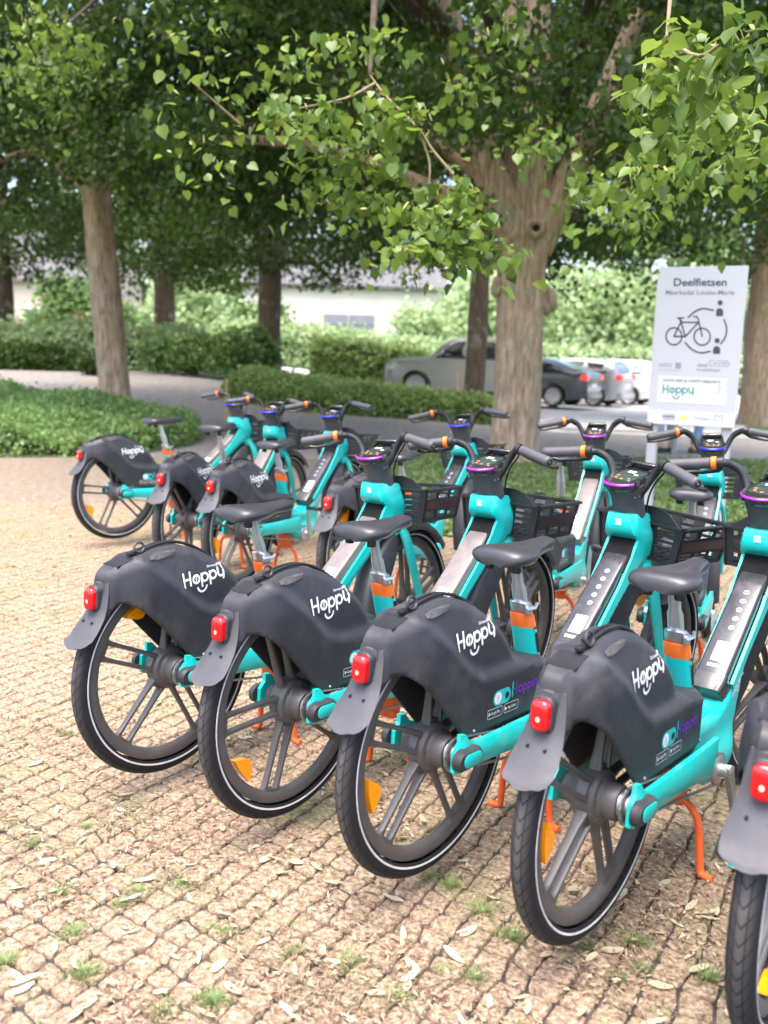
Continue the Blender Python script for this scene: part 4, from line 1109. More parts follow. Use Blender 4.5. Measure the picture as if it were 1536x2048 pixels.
    for cx in (.166, .244):
        p = rrect(.068, .024, .004, 3, (cx, .404)); stroke(mb, p, .0012, on_cover, closed=True)
    mb.add([on_cover(*p) for p in ((.138, .398), (.138, .410), (.1455, .404))], [(0, 1, 2)])
    disc(mb, (.2175, .4035), .0045, on_cover, 10)
    mb.build('badge_print', 'white', cov, 0)
    oc3 = lambda x, z: (x, on_cover(x, z)[1] - .0016, z)
    mb = MB(); stroke(mb, arc((.176, .4455), .0042, 0, 360, 10)[:-1], .002, oc3, closed=True); stroke(mb, arc((.176, .4365), .0046, 0, 360, 10)[:-1], .002, oc3, closed=True)
    mb.build('badge_figure', 'paleblue', cov, 0)
    mb = MB(); disc(mb, (.219, .441), .0095, oc2, 16); mb.build('badge_hole', 'black', cov, 0)
    for (x, z) in ((.075, .377), (.415, .376)):
        mb = MB(); y = float(cover_w([x], [z])[0])
        mb.lathe([(.0, -.004), (.003, -.004), (.0048, -.0015), (.0048, .003)], 12, c=(x, -y, z)); mb.build('screw', 'steel', cov, 30)
    # slot, dusty recess, cable and ring on top of the cover
    zt = lambda x: float(np.interp(x, [p[0] for p in TOPLINE[6:]], [p[1] for p in TOPLINE[6:]]))
    mb = MB()
    for y in (-.026, .026):
        mb.loft([[(x, y + dy, zt(x) + dz) for dy, dz in ((-.008, -.006), (.008, -.006), (.008, .0015), (-.008, .0015))] for x in np.linspace(-.215, -.160, 6)])
    mb.loft([[(x, dy, zt(x) + dz) for dy, dz in ((-.019, -.006), (.019, -.006), (.019, .0012), (-.019, .0012))] for x in np.linspace(-.218, -.157, 6)])
    mb.build('rack_slot', 'black', cov, 0)
    mb = MB()
    V, F, n = cdt([(-.112, .701), (-.085, .708), (-.04, .713), (-.015, .712), (-.028, .700), (-.06, .693), (-.095, .689), (-.114, .692)], .012)
    mb.add([(x, -float(cover_w([x], [z])[0]) - .0030, z) for x, z in V], F)
    mb.build('dusty_recess', 'dust', cov, 0)
    mb = MB()
    mb.tube([(x, -.012, zt(x) + .0075) for x in np.linspace(-.145, .16, 18)], .0046, 7)
    mb.tube([(x, .004, zt(x) + .0075) for x in np.linspace(-.12, .10, 14)], .0038, 7)
    mb.box((-.152, -.010, zt(-.15) + .008), (.030, .016, .012), .004)
    cb = mb.build('luggage_cord', 'black', cov, 40)
    mb = MB(); mb.tube([(-.128 + .017 * math.cos(a), -.016 + .004 * math.sin(a), zt(-.13) + .020 + .014 * math.sin(a)) for a in np.linspace(0, 2 * math.pi, 17)[:-1]], .0038, 7, closed=True); mb.build('cord_ring', 'charcoal', cov, 40)
    # ---- rear flap and tail light
    mb = MB(); rings = []
    for (x, z, hw, th) in ((-.2565, .634, .034, .004), (-.2585, .61, .038, .004), (-.267, .565, .043, .004), (-.280, .535, .048, .004), (-.298, .510, .0525, .0045), (-.310, .489, .055, .005), (-.323, .473, .0545, .006), (-.335, .462, .050, .007), (-.343, .4565, .041, .007), (-.348, .4545, .024, .006)):
        q = []
        for k in range(9):
            u = -1 + 2 * k / 8
            q.append((x + .012 * abs(u) ** 2.6 * (1 if z > .47 else .35), u * hw, z + .006 * abs(u) ** 2.2 * (1 if z < .5 else 0)))
        back = [(p[0] + th, p[1] * .97, p[2] + th * .6) for p in q[::-1]]
        rings.append(q + back)
    mb.loft(rings)
    fl = mb.build('rear_flap', 'flap', root, 50)
    mb = MB()
    for y in (-.02, .02): mb.lathe([(.0, -.2920), (.0032, -.2920), (.0032, -.270)], 8, c=(0, y, .524), axis='X')
    mb.build('flap_hole', 'black', fl, 0)
    mb = MB(); pts = rrect(.047, .076, .017, 6); ins = rrect(.042, .071, .015, 6)
    mb.loft([[(-.252, p[0], .590 + p[1]) for p in pts], [(-.272, p[0], .590 + p[1]) for p in pts], [(-.2755, p[0], .590 + p[1]) for p in ins]])
    tl = mb.build('tail_light', 'charcoal', root, 35)
    mb = MB(); rs = []
    for k, (d, f_) in enumerate(((0, 1), (.010, 1), (.0145, .94), (.017, .80), (.018, .4))):
        rs.append([(-.2745 - d, p[0] * f_ * .86, .590 + p[1] * f_ * .86) for p in pts])
    mb.loft(rs); ln = mb.build('lens', 'red', tl, 45)
    mb = MB(); mb.add([(-.2932, .0045 * math.cos(a), .584 + .0055 * math.sin(a)) for a in np.linspace(0, 2 * math.pi, 13)[:-1]], [tuple(range(12))]); mb.build('lamp_glow', 'red_lit', tl, 0)
    # ---- rear wheel, sprocket, chain, crank
    wheel('rear_wheel', root, (0, 0, WR), True)
    mb = MB(); n = 22; pts = []
    for k in range(n):
        for da, r in ((-.25, .037), (-.12, .0415), (.12, .0415), (.25, .037)):
            a = 2 * math.pi * (k + da * 1.0) / n; pts.append((r * math.cos(a), WR + r * math.sin(a)))
    mb.prism(pts, -.083, -.077)
    mb.lathe([(.0, -.090), (.024, -.090), (.026, -.076), (.03, -.066)], 20, c=(0, 0, WR))
    mb.build('sprocket', 'steel', root, 20)
    BBx, BBz = .572, .255
    mb = MB()
    lp = [(BBx * t, WR - .041 + (BBz - .043 - WR + .041) * t) for t in np.linspace(0, 1, 60)]
    lp += [(BBx + .043 * math.sin(a), BBz - .043 * math.cos(a)) for a in np.linspace(0.1, math.pi - .1, 12)]
    lp += [(BBx * t, WR + .041 + (BBz + .043 - WR - .041) * t) for t in np.linspace(1, 0, 60)]
    lp += [(-.041 * math.sin(a), WR + .041 * math.cos(a)) for a in np.linspace(0.1, math.pi - .1, 12)]
    mb.tube([(x, -.080, z) for x, z in lp], [.0046 if k % 2 else .0032 for k in range(len(lp))], 6, closed=True)
    mb.build('chain', 'steel', root, 0)
    cr = MB(); cr.lathe([(.0, -.086), (.036, -.086), (.042, -.082), (.042, -.076), (.0, -.072)], 28)
    cr.lathe([(0, -.112), (.014, -.112), (.018, -.108), (.018, -.06), (.022, .06), (.018, .108), (.014, .112), (0, .112)], 20)
    for s, a in ((-1, R(-66)), (1, R(114))):
        er = Vector((math.cos(a), 0, math.sin(a))); et = Vector((-math.sin(a), 0, math.cos(a)))
        rg = []
        for r, hw, y0, y1 in ((-.018, .010, .100, .116), (-.008, .0175, .098, .120), (.012, .0165, .099, .119), (.10, .0125, .106, .121), (.160, .013, .112, .124), (.176, .009, .113, .123)):
            rg.append([er * r + et * (t * hw) + Vector((0, s * (y0 if y < 0 else y1), 0)) for t, y in ((-.6, -1), (.6, -1), (1, 0), (.6, 1), (-.6, 1), (-1, 0))])
        cr.loft(rg)
    cro = cr.build('crank', 'alu', root, 40, loc=(BBx, 0, BBz))
    for s, a in ((-1, R(-66)), (1, R(114))):
        pm = MB(); c = (.168 * math.cos(a), s * .170, .168 * math.sin(a))
        pm.tube([(c[0], s * .118, c[2]), (c[0], s * .21, c[2])], .007, 8)
        for dx in (-.040, .040): pm.box((c[0] + dx, s * .172, c[2]), (.012, .085, .022), .004)
        for dy in (.132, .172, .212): pm.box((c[0], s * dy, c[2]), (.084, .010, .020), .003)
        pm.build('pedal', 'black', cro, 40)
    # ---- kickstand: bracket and two splayed legs
    mb = MB()
    gz = -.027
    mb.box((.472, 0, .232), (.060, .070, .075), .008); mb.box((.480, 0, .185), (.045, .060, .040), .008)
    for s in (-1, 1):
        pth = catmull([(.482, s * .018, .180), (.484, s * .045, .168), (.488, s * .068, .135), (.492, s * .076, .09), (.497, s * .082, .03), (.500, s * .086, gz + .022), (.496, s * .094, gz + .0115), (.494, s * .122, gz + .0105)], 4)
        mb.tube(pth, .0105, 9)
    mb.build('kickstand', 'kick', root, 45)
    # ---- fork, front wheel, mudguard
    mb = MB()
    zc = .685
    mb.box((ax_at(zc) + .004, 0, zc), (.070, .100, .050), .012, 3, Matrix.Rotation(R(-23.7), 3, 'Y'))
    for s in (-1, 1):
        rg = []
        for z, y, hx, hy in ((.700, .045, .026, .010), (.665, .060, .027, .0095), (.62, .0675, .027, .009), (.50, .069, .0245, .0085), (.40, .069, .021, .008), (.345, .068, .018, .008), (.318, .067, .013, .007)):
            c = Vector((ax_at(z) + (.004 if z > .35 else 0), s * y, z))
            rg.append([(c.x + hx * t, c.y + hy * u, c.z) for t, u in ((-1, -.5), (-.8, -1), (.8, -1), (1, -.5), (1, .5), (.8, 1), (-.8, 1), (-1, .5))])
        mb.loft(rg)
    fk = mb.build('fork', 'teal', root, 40)
    mb = MB()
    mb.lathe([(.040, -.004), (.054, -.004), (.056, .0), (.056, .010), (.050, .014)], 28, axis='Z')
    rotm = Matrix.Rotation(R(-23.7), 4, 'Y')
    mb.v = [tuple(Matrix.Translation((ax_at(.722), 0, .718)) @ rotm @ Vector(p)) for p in mb.v]
    mb.build('lower_ring', 'black', fk, 40)
    wheel('front_wheel', root, (XF, 0, WR + .005), False)
    mb = MB(); rings = []
    for a in np.linspace(42, 196, 26):
        ar = R(a); ro = .366; dep = .030 + .075 * float(sstep(100, 140, a)) * float(sstep(196, 165, a)) + .010
        q = []
        for y, d in ((-.043, dep), (-.043, .014), (-.034, .003), (-.015, -.001), (.015, -.001), (.034, .003), (.043, .014), (.043, dep)):
            q.append((XF + (ro - d) * math.cos(ar), y, WR + (ro - d) * math.sin(ar)))
        q += [(XF + (ro - d) * math.cos(ar), y, WR + (ro - d) * math.sin(ar)) for y, d in ((.040, dep), (.040, .017), (.030, .007), (-.030, .007), (-.040, .017), (-.040, dep))]
        rings.append(q)
    mb.loft(rings); mb.build('front_mudguard', 'charcoal', root, 40)
    # ---- head collar
    mb = MB()
    mb.lathe([(.0, -.010), (.046, -.010), (.0505, -.004), (.0505, .045), (.054, .075), (.060, .098), (.061, .112), (.056, .118), (.0, .118)], 36, axis='Z')
    mb.v = [tuple(Matrix.Translation((ax_at(.862) + .010, 0, .862)) @ rotm @ Vector(p)) for p in mb.v]
    hc = mb.build('head_collar', 'collar', root, 35)
    up = rotm.to_3x3()
    hp = lambda x, y, z: tuple(Vector((ax_at(.862) + .010, 0, .862)) + up @ Vector((x, y, z)))
    mb = MB()
    for y in (-.052, .052):
        for k in range(3):
            mb.lathe([(.0, -.0025), (.0032, -.0025), (.0032, .002)], 8, c=hp(.010 - .022 * k, y * 1.06, .074 + .006 * k))
    mb.build('screw', 'steel', hc, 0)
    # ---- display: slanted panel with a lit arc at its rear edge
    dz = Matrix.Rotation(R(-14), 3, 'Y')
    dp = lambda x, y, z: tuple(Vector(hp(-.006, 0, .126)) + dz @ Vector((x, y, z)))
    def dshape(sx_, grow=0.0):
        pts = []
        for a in np.linspace(90, 270, 17): pts.append((-.012 + (.058 + grow) * math.cos(R(a)), (.060 + grow) * math.sin(R(a))))
        pts += [(.05, -.056 - grow), (.098 + grow, -.050 - grow), (.098 + grow, .050 + grow), (.05, .056 + grow)]
        return pts
    S0 = dshape(0)
    mb = MB()
    mb.loft([[dp(p[0] * .90, p[1] * .9, -.022) for p in S0], [dp(p[0], p[1], -.014) for p in S0], [dp(p[0], p[1], .004) for p in S0], [dp(p[0] * .97, p[1] * .97, .009) for p in S0]])
    mb.box(dp(.104, 0, .020), (.014, .094, .030), .004, 2, rotm.to_3x3() @ dz)
    for y in (-.046, .046): mb.box(dp(.088, y, .014), (.040, .012, .016), .004, 2, dz)
    ds = mb.build('display', 'black_gloss', root, 35)
    mb = MB(); mb.loft([[dp(p[0], p[1], .0095) for p in S0][:0] or [dp(.022 + p[0], p[1], .0100) for p in rrect(.105, .082, .012, 4)], [dp(.022 + p[0] * .98, p[1] * .98, .0112) for p in rrect(.105, .082, .012, 4)]])
    mb.build('screen', 'screen', ds, 0)
    mb = MB()
    for (x, y, w, h) in ((.052, .008, .018, .026), (.030, -.022, .008, .014)): mb.add([dp(x + a, y + b, .0118) for a, b in ((-w / 2, -h / 2), (w / 2, -h / 2), (w / 2, h / 2), (-w / 2, h / 2))], [(0, 1, 2, 3)])
    mb.build('screen_icon', 'white', ds, 0)
    mb = MB()
    for (x, y) in ((-.018, .020), (-.024, -.004), (-.014, -.026), (.002, .026)): mb.add([dp(x + .0055 * math.cos(a), y + .0055 * math.sin(a), .0120) for a in np.linspace(0, 2 * math.pi, 9)[:-1]], [tuple(range(8))])
    mb.build('screen_button', 'orange', ds, 0)
    mb = MB(); rg = []
    for a in np.linspace(108, 252, 19):
        ca, sa_ = math.cos(R(a)), math.sin(R(a))
        rg.append([dp(-.012 + (.058 + g) * ca, (.060 + g) * sa_, z) for g, z in ((.0005, -.0010), (.0020, .0), (.0018, .0035), (-.003, .0080), (-.006, .0090))])
    mb.loft(rg, caps=False, closed=False); mb.build('light_ring', 'purple_lit', ds, 0)
    # ---- handlebar
    mb = MB()
    for s in (-1, 1):
        pth = catmull([(1.000, s * .040, .925), (1.000, s * .058, .955), (1.006, s * .078, .998), (1.002, s * .100, 1.030), (.985, s * .128, 1.045), (.958, s * .152, 1.044), (.925, s * .235, 1.030), (.908, s * .292, 1.018)], 5)
        mb.tube(pth, .0125, 12)
    hb = mb.build('handlebar', 'black', root, 60)
    def gp_(t, s): # along the grip
        return (.955 - .047 * t, s * (.158 + .134 * t), 1.0440 - .026 * t)
    for s in (-1, 1):
        mb = MB()
        a0 = .10 if s > 0 else .0
        mb.tube([gp_(t, s) for t in (a0, a0 + .02, .5, .93, 1.0, 1.03)], [.0145, .0178, .0172, .0178, .0178, .014], 16)
        g = mb.build('grip', 'grip', hb, 45)
        e = MB(); e.tube([gp_(1.025, s), gp_(1.045, s)], [.0115, .0095], 12); ge = e.build('grip_end', 'black', g, 45)
        e = MB(); e.tube([gp_(1.043, s), gp_(1.050, s)], [.004, .003], 8); e.build('end_bolt', 'steel', g, 45)
        # brake lever and clamp
        mb = MB()
        mb.tube([gp_(-.16, s), gp_(-.02, s)], [.020, .019], 12)
        p0 = Vector(gp_(-.08, s))
        mb.tube([p0 + Vector((.012, 0, -.012)), p0 + Vector((.034, s * .018, -.026)), p0 + Vector((.028, s * .065, -.040)), p0 + Vector((.012, s * .125, -.050)), p0 + Vector((.004, s * .150, -.048))], [.010, .009, .007, .006, .007], 8)
        mb.build('brake_lever', 'black', hb, 45)
    mb = MB(); mb.tube([gp_(-.015, 1), gp_(.0, 1), gp_(.085, 1), gp_(.10, 1)], [.0185, .0205, .0205, .0185], 18); mb.build('orange_ring', 'orange', hb, 40)
    mb = MB()
    for s in (-1, 1):
        mb.tube(catmull([gp_(-.08, s), (1.03, s * .10, 1.012), (1.06, s * .05, .96), (1.075, s * .03, .89), (1.09, s * .045, .80), (1.11, s * .06, .72)], 5), .0032, 6)
    mb.build('brake_cable', 'black', hb, 60)
    # ---- basket
    make_basket(root)
    return root

def make_saddle(root, sx):
    mb = MB(); cx, z0 = sx(.80) + .034, .802
    rings = []; n = 24
    secs = [(-.135, .030, .012, -.006, .016), (-.132, .060, .020, .000, .020), (-.118, .080, .026, .004, .026), (-.09, .088, .026, .004, .028), (-.05, .083, .024, .001, .030), (.0, .060, .022, -.003, .027), (.045, .040, .021, -.004, .025), (.09, .030, .021, -.004, .024), (.125, .026, .022, -.004, .026), (.145, .022, .017, -.007, .020), (.152, .012, .009, -.010, .010)]
    for (dx, hw, ht, dz, hb_) in secs:
        q = []
        for k in range(n):
            a = 2 * math.pi * k / n; ca, sa = math.cos(a), math.sin(a)
            y = 1.0 * hw * math.copysign(abs(ca) ** .75, ca)
            z = (ht if sa > 0 else hb_) * math.copysign(abs(sa) ** .8, sa)
            if sa > 0: z -= .006 * math.exp(-(y / .012) ** 2) * float(sstep(-.13, -.06, dx)) * float(sstep(.12, .02, dx))
            if sa < 0: z *= (.35 + .65 * min(1, abs(ca) * 1.4))
            q.append((cx + dx * 1.02, y, z0 + dz + z * .95 + .10 * dx))
        rings.append(q)
    mb.loft(rings)
    o = mb.build('saddle', 'saddle', root, 60)
    mb = MB()
    for s in (-1, 1): mb.tube(catmull([(cx - .10, s * .028, .786), (cx - .05, s * .024, .776), (cx + .03, s * .020, .777), (cx + .10, s * .012, .786)], 4), .0038, 7)
    mb.box((cx - .095, 0, .785), (.020, .085, .014), .005)
    for s in (-1, 1): mb.lathe([(.0, -.018), (.013, -.018), (.015, -.010), (.012, .010)], 10, c=(cx - .085, s * .042, .772), axis='Z')
    mb.build('saddle_rail', 'black', o, 40)
    return o

def make_basket(root):
    X0, X1, HW, Z0, Z1 = 1.105, 1.375, .165, .715, .838
    tx, ty = .020, .018                      # walls lean outward towards the top
    def P(u, v, h):                          # u 0..1 rear->front, v -1..1, h 0..1
        return ((X0 - tx * h * .3) + u * (X1 - X0 + tx * h * 1.3), v * (HW - ty * (1 - h)), Z0 + (Z1 - Z0) * h)
    mb = MB()
    def bar(a, b, w, t, nrm):
        a, b = Vector(a), Vector(b); d = (b - a).normalized(); nrm = Vector(nrm); sd = d.cross(nrm).normalized()
        mb.loft([[p + sd * (i * w / 2) + nrm * (j * t / 2) for i, j in ((-1, -1), (1, -1), (1, 1), (-1, 1))] for p in (a, b)])
    # side walls: posts at rear/front, rails at top/bottom, three windows high and low around a solid band
    for s in (-1, 1):
        nr = (0, s, 0)
        for h, w in ((.02, .018), (.97, .016)): bar(P(0, s, h), P(1, s, h), w, .006, nr)
        for u in (0, .34, .67, 1): bar(P(u, s, 0), P(u, s, 1), .014 if u not in (0, 1) else .02, .006, nr)
        for h in (.33, .66): bar(P(0, s, h), P(1, s, h), .010, .0062, nr)
    for u, nr in ((0, (-1, 0, 0)), (1, (1, 0, 0))):
        for h in (.02, .20, .38, .56, .74, .95): bar(P(u, -1, h), P(u, 1, h), .0095, .006, nr)
        for v in (-.93, -.28, .28, .93): bar(P(u, v, 0), P(u, v, 1), (.030 if abs(v) > .9 else .040), .0066, nr)
    # rim flange and raised back plate
    rim = [P(0, -1, 1), P(1, -1, 1), P(1, 1, 1), P(0, 1, 1)]
    for i in range(4):
        a, b = Vector(rim[i]), Vector(rim[(i + 1) % 4]); out = Vector(((a + b) / 2).xy.to_tuple() + (0,)) - Vector(((X0 + X1) / 2, 0, 0)); out.z = 0
        out = Vector((0, math.copysign(1, out.y), 0)) if i in (0, 2) else Vector((math.copysign(1, out.x), 0, 0))
        mb.loft([[p + out * o + Vector((0, 0, z)) for o, z in ((-.006, -.004), (.018, -.004), (.018, .004), (-.006, .004))] for p in (a, b)])
    bk = [(-.145, 0), (.145, 0), (.135, .012), (.10, .040), (.06, .052), (-.06, .052), (-.10, .040), (-.135, .012)]
    mb.add([(P(0, 0, 1)[0] - .004, y, Z1 + z) for y, z in bk] + [(P(0, 0, 1)[0] + .003, y, Z1 + z) for y, z in bk], [tuple(range(7, -1, -1)), tuple(range(8, 16))] + [(i, (i + 1) % 8, 8 + (i + 1) % 8, 8 + i) for i in range(8)])
    # floor grid and carrier that fixes it to the head
    for u in np.linspace(0, 1, 8): bar(P(u, -1, 0), P(u, 1, 0), .008, .006, (0, 0, 1))
    for v in np.linspace(-1, 1, 9): bar(P(0, v, 0.004), P(1, v, 0.004), .008, .006, (0, 0, 1))
    mb.box((X0 - .014, 0, .79), (.05, .10, .09), .01)
    b = mb.build('basket', 'black', root, 25)
    for s in (-1, 1):
        m2 = MB(); a0, a1 = Vector(P(.03, s, .36)), Vector(P(.97, s, .36)); c0, c1 = Vector(P(.03, s, .63)), Vector(P(.97, s, .63)); o = Vector((0, s * .0045, 0))
        m2.add([a0 + o, a1 + o, c1 + o, c0 + o, a0 - o, a1 - o, c1 - o, c0 - o], [(0, 1, 2, 3), (7, 6, 5, 4), (0, 4, 5, 1), (1, 5, 6, 2), (2, 6, 7, 3), (3, 7, 4, 0)])
        m2.build('side_plate', 'basketband', b, 0)

TAU = R(2.5)
def place_bike(o, x, y, head):
    a = R(head); rz = math.pi / 2 - a
    off = Vector((1.12 * (1 - math.cos(TAU)), 0, 1.12 * math.sin(TAU)))
    o.location = Vector((x, y, 0)) + Matrix.Rotation(rz, 3, 'Z') @ off
    o.rotation_euler = (0, TAU, rz)

def steer(o, deg):
    """turn fork, bar, basket and front wheel about the steering axis (positive = to the bike's left)"""
    S = Matrix.Translation(AX0) @ Matrix.Rotation(R(deg), 4, AXD) @ Matrix.Translation(-AX0)
    for ch in o.children:
        if ch.name.split('.')[0] in steer_parts():
            ch.matrix_basis = S @ ch.matrix_basis

G1, G2 = 'share bikes in the front row', 'share bikes in the back row'
BIKES = [  # x, y, heading, steer, saddle lift, wheel turn, crank turn, lit colour, battery look, label, group
 (-.671, 2.749, 38.1, 7, 0, 148, 0, 'purple', 1, 'leftmost share bike of the front row, amber reflector high up under its charcoal rear cover', G1),
 (-.261, 2.490, 37.4, -2, 0, 52, 40, 'purple', 1, 'second share bike from the left in the front row, amber reflector low on rear wheel', G1),
 (.121, 2.205, 40.3, -10, 0, 76, 75, 'purple', 0, 'third share bike from the left in the front row, purple lettering on its cover unhidden', G1),
 (.487, 1.958, 39.6, -8, 0, 84, 0, 'purple', 0, 'fourth share bike in the front row, silver crank and orange kickstand in full view', G1),
 (.810, 1.690, 36.0, -5, 0, 20, 0, 'purple', 0, 'nearest share bike, cut by the right picture edge to flap, red light and tyre', G1),
 (-1.876, 6.355, 44.2, 5, .03, 60, 30, 'blue', 1, 'share bike set apart at the far left, beside the low green planting bed', G2),
 (-1.156, 5.333, 21.4, 0, .067, 30, 90, 'blue', 1, 'back-row share bike second from the left, its wheel overlapped by the next one', G2),
 (-.811, 5.074, 26.5, 8, 0, 75, 190, 'blue', 0, 'back-row share bike third from the left, orange stand legs seen beneath its pedal', G2),
 (-.132, 4.615, 33.9, 15, .0, 140, 100, 'blue', 0, 'back-row share bike fourth from the left, mostly hidden behind two front-row handlebars', G2),
 (.671, 4.042, 26.1, 8, .085, 10, 200, 'purple', 1, 'back-row share bike in front of the thick trunk, saddle raised above the grass', G2),
 (1.119, 3.462, 25.0, 9, .0, 95, 100, 'blue', 0, 'back-row share bike right before the white sign, blue ring lit on its display', G2),
]
bike0 = make_bike()
bike_list = [bike0] + [copy_tree(bike0) for _ in BIKES[1:]]
for o, (x, y, hd, stv, lift, wt, ct, lit, tp, lab, grp) in zip(bike_list, BIKES):
    tag(o, lab, 'bike', grp)
    place_bike(o, x, y, hd)
    for ch in o.children:
        nm = ch.name.split('.')[0]
        if nm == 'rear_wheel': ch.rotation_euler = (0, R(wt), 0)
        if nm == 'front_wheel': ch.rotation_euler = (0, R(wt * 1.7 + 30), 0)
        if nm == 'crank': ch.rotation_euler = (0, R(ct), 0)
        if nm == 'saddle' and lift: ch.location = (-.36 * lift, 0, lift)
        if nm == 'seat_post' and lift: ch.location = (-.36 * lift, 0, lift)
        if nm == 'battery' and tp:
            ch.data = ch.data.copy(); ch.data.materials[0] = M['battery_taupe']
            for g in list(ch.children):
                if g.name.startswith('instruction'): bpy.data.objects.remove(g)
        if nm == 'display' and lit == 'blue':
            for g in ch.children:
                if g.name.startswith('light_ring'):
                    g.data = g.data.copy(); g.data.materials[0] = M['blue_lit']
    steer(o, stv)
# ------------------------------------------------------------------ ground litter
TUFTS = [(-0.7, 1.97), (-0.83, 2.46), (-0.62, 2.09), (-0.59, 2.15), (-0.33, 1.75), (-0.81, 1.86), (-0.63, 1.83), (-0.35, 1.99), (0.15, 2.24), (0.2, 2.21), (0.27, 2.1), (0.23, 1.85), (0.16, 1.87), (0.5, 1.97), (0.62, 1.99), (0.61, 1.89), (0.07, 1.78), (0.75, 1.87), (-0.94, 2.36), (-1.27, 3.05), (-1.11, 3.1), (-0.79, 2.13), (-0.49, 2.19), (-0.18, 1.92), (0.55, 1.86), (0.33, 2.0), (-0.05, 1.89), (-0.43, 1.72)]
rg = np.random.default_rng(21)
for k, (x, y) in enumerate(TUFTS):
    o = bpy.data.objects.new('grass_tuft', tm[k % 4]); col.objects.link(o); s = rg.uniform(.55, 1.15)
    o.location = (x, y, -.001); o.scale = (s, s, s * rg.uniform(.7, 1.0)); o.rotation_euler = (0, 0, rg.uniform(0, 6.28))
    tag(o, 'small green grass tuft growing between the dry paving blocks', 'grass tuft', 'grass tufts in the paving')

M['chip'] = leafmat('dry_litter', (.14, .085, .055), (.40, .30, .21), .15, .8, hue=(.52, .45, .33))
M['dry_bract'] = leafmat('dry_bract', (.36, .30, .18), (.56, .51, .37), .25, .7)
def ground_pts(n, dmax, rg, dmin=1.55):
    d = 1 / rg.uniform(1 / dmax, 1 / dmin, n); u = rg.uniform(-1.05, 1.05, n)
    return np.column_stack([u * d * 768 / 1850 * 1.05, d])
Q = ground_pts(110000, 10.5, rg); Q = Q[~inside(LAWN, Q[:, 0], Q[:, 1])]
pt = np.sin(Q[:, 0] * 5.1 + 2 * np.sin(Q[:, 1] * 2.2)) * np.sin(Q[:, 1] * 6.3 + 1.5 * np.sin(Q[:, 0] * 3.7)) + .5 * np.sin(Q[:, 0] * 17 + Q[:, 1] * 13)
Q = Q[rg.uniform(0, 1, len(Q)) < np.clip(.20 + .42 * pt, .05, .8)]
nf = len(Q); sz = .004 + .021 * rg.uniform(0, 1, nf) ** 2.0 * (.8 + .12 * Q[:, 1])
a = rg.uniform(0, 6.28, nf); ca, sa = np.cos(a), np.sin(a)
sh = np.array([(-.5, 0), (.05, .13), (.5, .04), (-.05, -.13)]); tl_ = rg.normal(0, .25, (nf, 4))
V = np.empty((nf, 4, 3)); V[:, :, 0] = Q[:, :1] + sz[:, None] * (sh[None, :, 0] * ca[:, None] - sh[None, :, 1] * sa[:, None]); V[:, :, 1] = Q[:, 1:] + sz[:, None] * (sh[None, :, 0] * sa[:, None] + sh[None, :, 1] * ca[:, None]); V[:, :, 2] = .0065 + np.abs(tl_) * sz[:, None]
Fc = np.arange(nf * 4).reshape(nf, 4)
tag(fast_mesh('litter', V.reshape(-1, 3), Fc, 'chip'), 'fine dry lime litter scattered over the paving', 'litter', kind='stuff')

def bract_mesh(seed):
    rg = np.random.default_rng(seed); n = 7; V = []; L = 1.0
    bend = rg.uniform(-.25, .25); lift = rg.uniform(.05, .22)
    for i in range(n + 1):
        t = i / n; w = .13 * math.sin(math.pi * min(1, t * .93 + .05)) ** .6 * (1 if seed % 3 else 1.35); c = np.array((t - .5, bend * (t - .5) ** 2, lift * (t - .5) ** 2 + .02))
        V += [c + np.array((0, -w, .05 * rg.uniform(.2, 1))), c, c + np.array((0, w, .05 * rg.uniform(.2, 1)))]
    Fq = []
    for i in range(n):
        for k in (0, 1): Fq.append((i * 3 + k, i * 3 + 3 + k, i * 3 + 4 + k, i * 3 + 1 + k))
    o = fast_mesh('fallen_bract', V, Fq, 'dry_bract', None, True); d = o.data; bpy.data.objects.remove(o); return d
bms = [bract_mesh(k) for k in range(8)]
Q = ground_pts(520, 6.5, rg, 1.6); Q = Q[~inside(LAWN, Q[:, 0], Q[:, 1])][:250]
for k, (x, y) in enumerate(Q):
    o = bpy.data.objects.new('fallen_bract', bms[k % 8]); col.objects.link(o); s = rg.uniform(.030, .062)
    o.location = (x, y, .0075); o.scale = (s, s * rg.uniform(.8, 1.3), s); o.rotation_euler = (rg.normal(0, .22), rg.normal(0, .18), rg.uniform(0, 6.28))
    tag(o, 'pale dried lime bract lying loose on the brown paving', 'dry leaf', 'fallen bracts on the paving')

# ------------------------------------------------------------------ information sign
M['sign_white'] = plain('sign_panel', (.42, .425, .462), .45, var=.02, scale=2)
M['sign_box'] = plain('sign_white_box', (.53, .53, .555), .45, var=.01)
M['sign_ink'] = plain('sign_ink', (.035, .04, .055), .6, var=.03)
M['sign_grey'] = plain('sign_grey_ink', (.16, .165, .19), .6, var=.03)
M['sign_teal'] = plain('sign_teal_ink', (.02, .24, .19), .6, var=.03)
M['sign_yellow'] = plain('sign_yellow', (.78, .62, .16), .6, var=.03)
M['sign_blue'] = plain('sign_blue_ink', (.12, .25, .48), .6, var=.03)
M['post_white'] = plain('white_post', (.36, .36, .39), .45, var=.04, scale=4)
SW, SZ0, SH = .64, .905, 1.175
sg = empty('information_sign', (2.02, 7.20, 0), R(-26.6)); tag(sg, 'white bike-share information sign on two square posts behind the bikes', 'sign')
mb = MB(); mb.box((SW / 2, 0, SZ0 + SH / 2), (SW, .022, SH), .003, 1); pn = mb.build('panel', 'sign_white', sg, 30)
for x in (.042, SW - .058):
    mb = MB(); mb.box((x, .047, .96), (.072, .072, 2.06), .004, 1); mb.build('post', 'post_white', sg, 30)
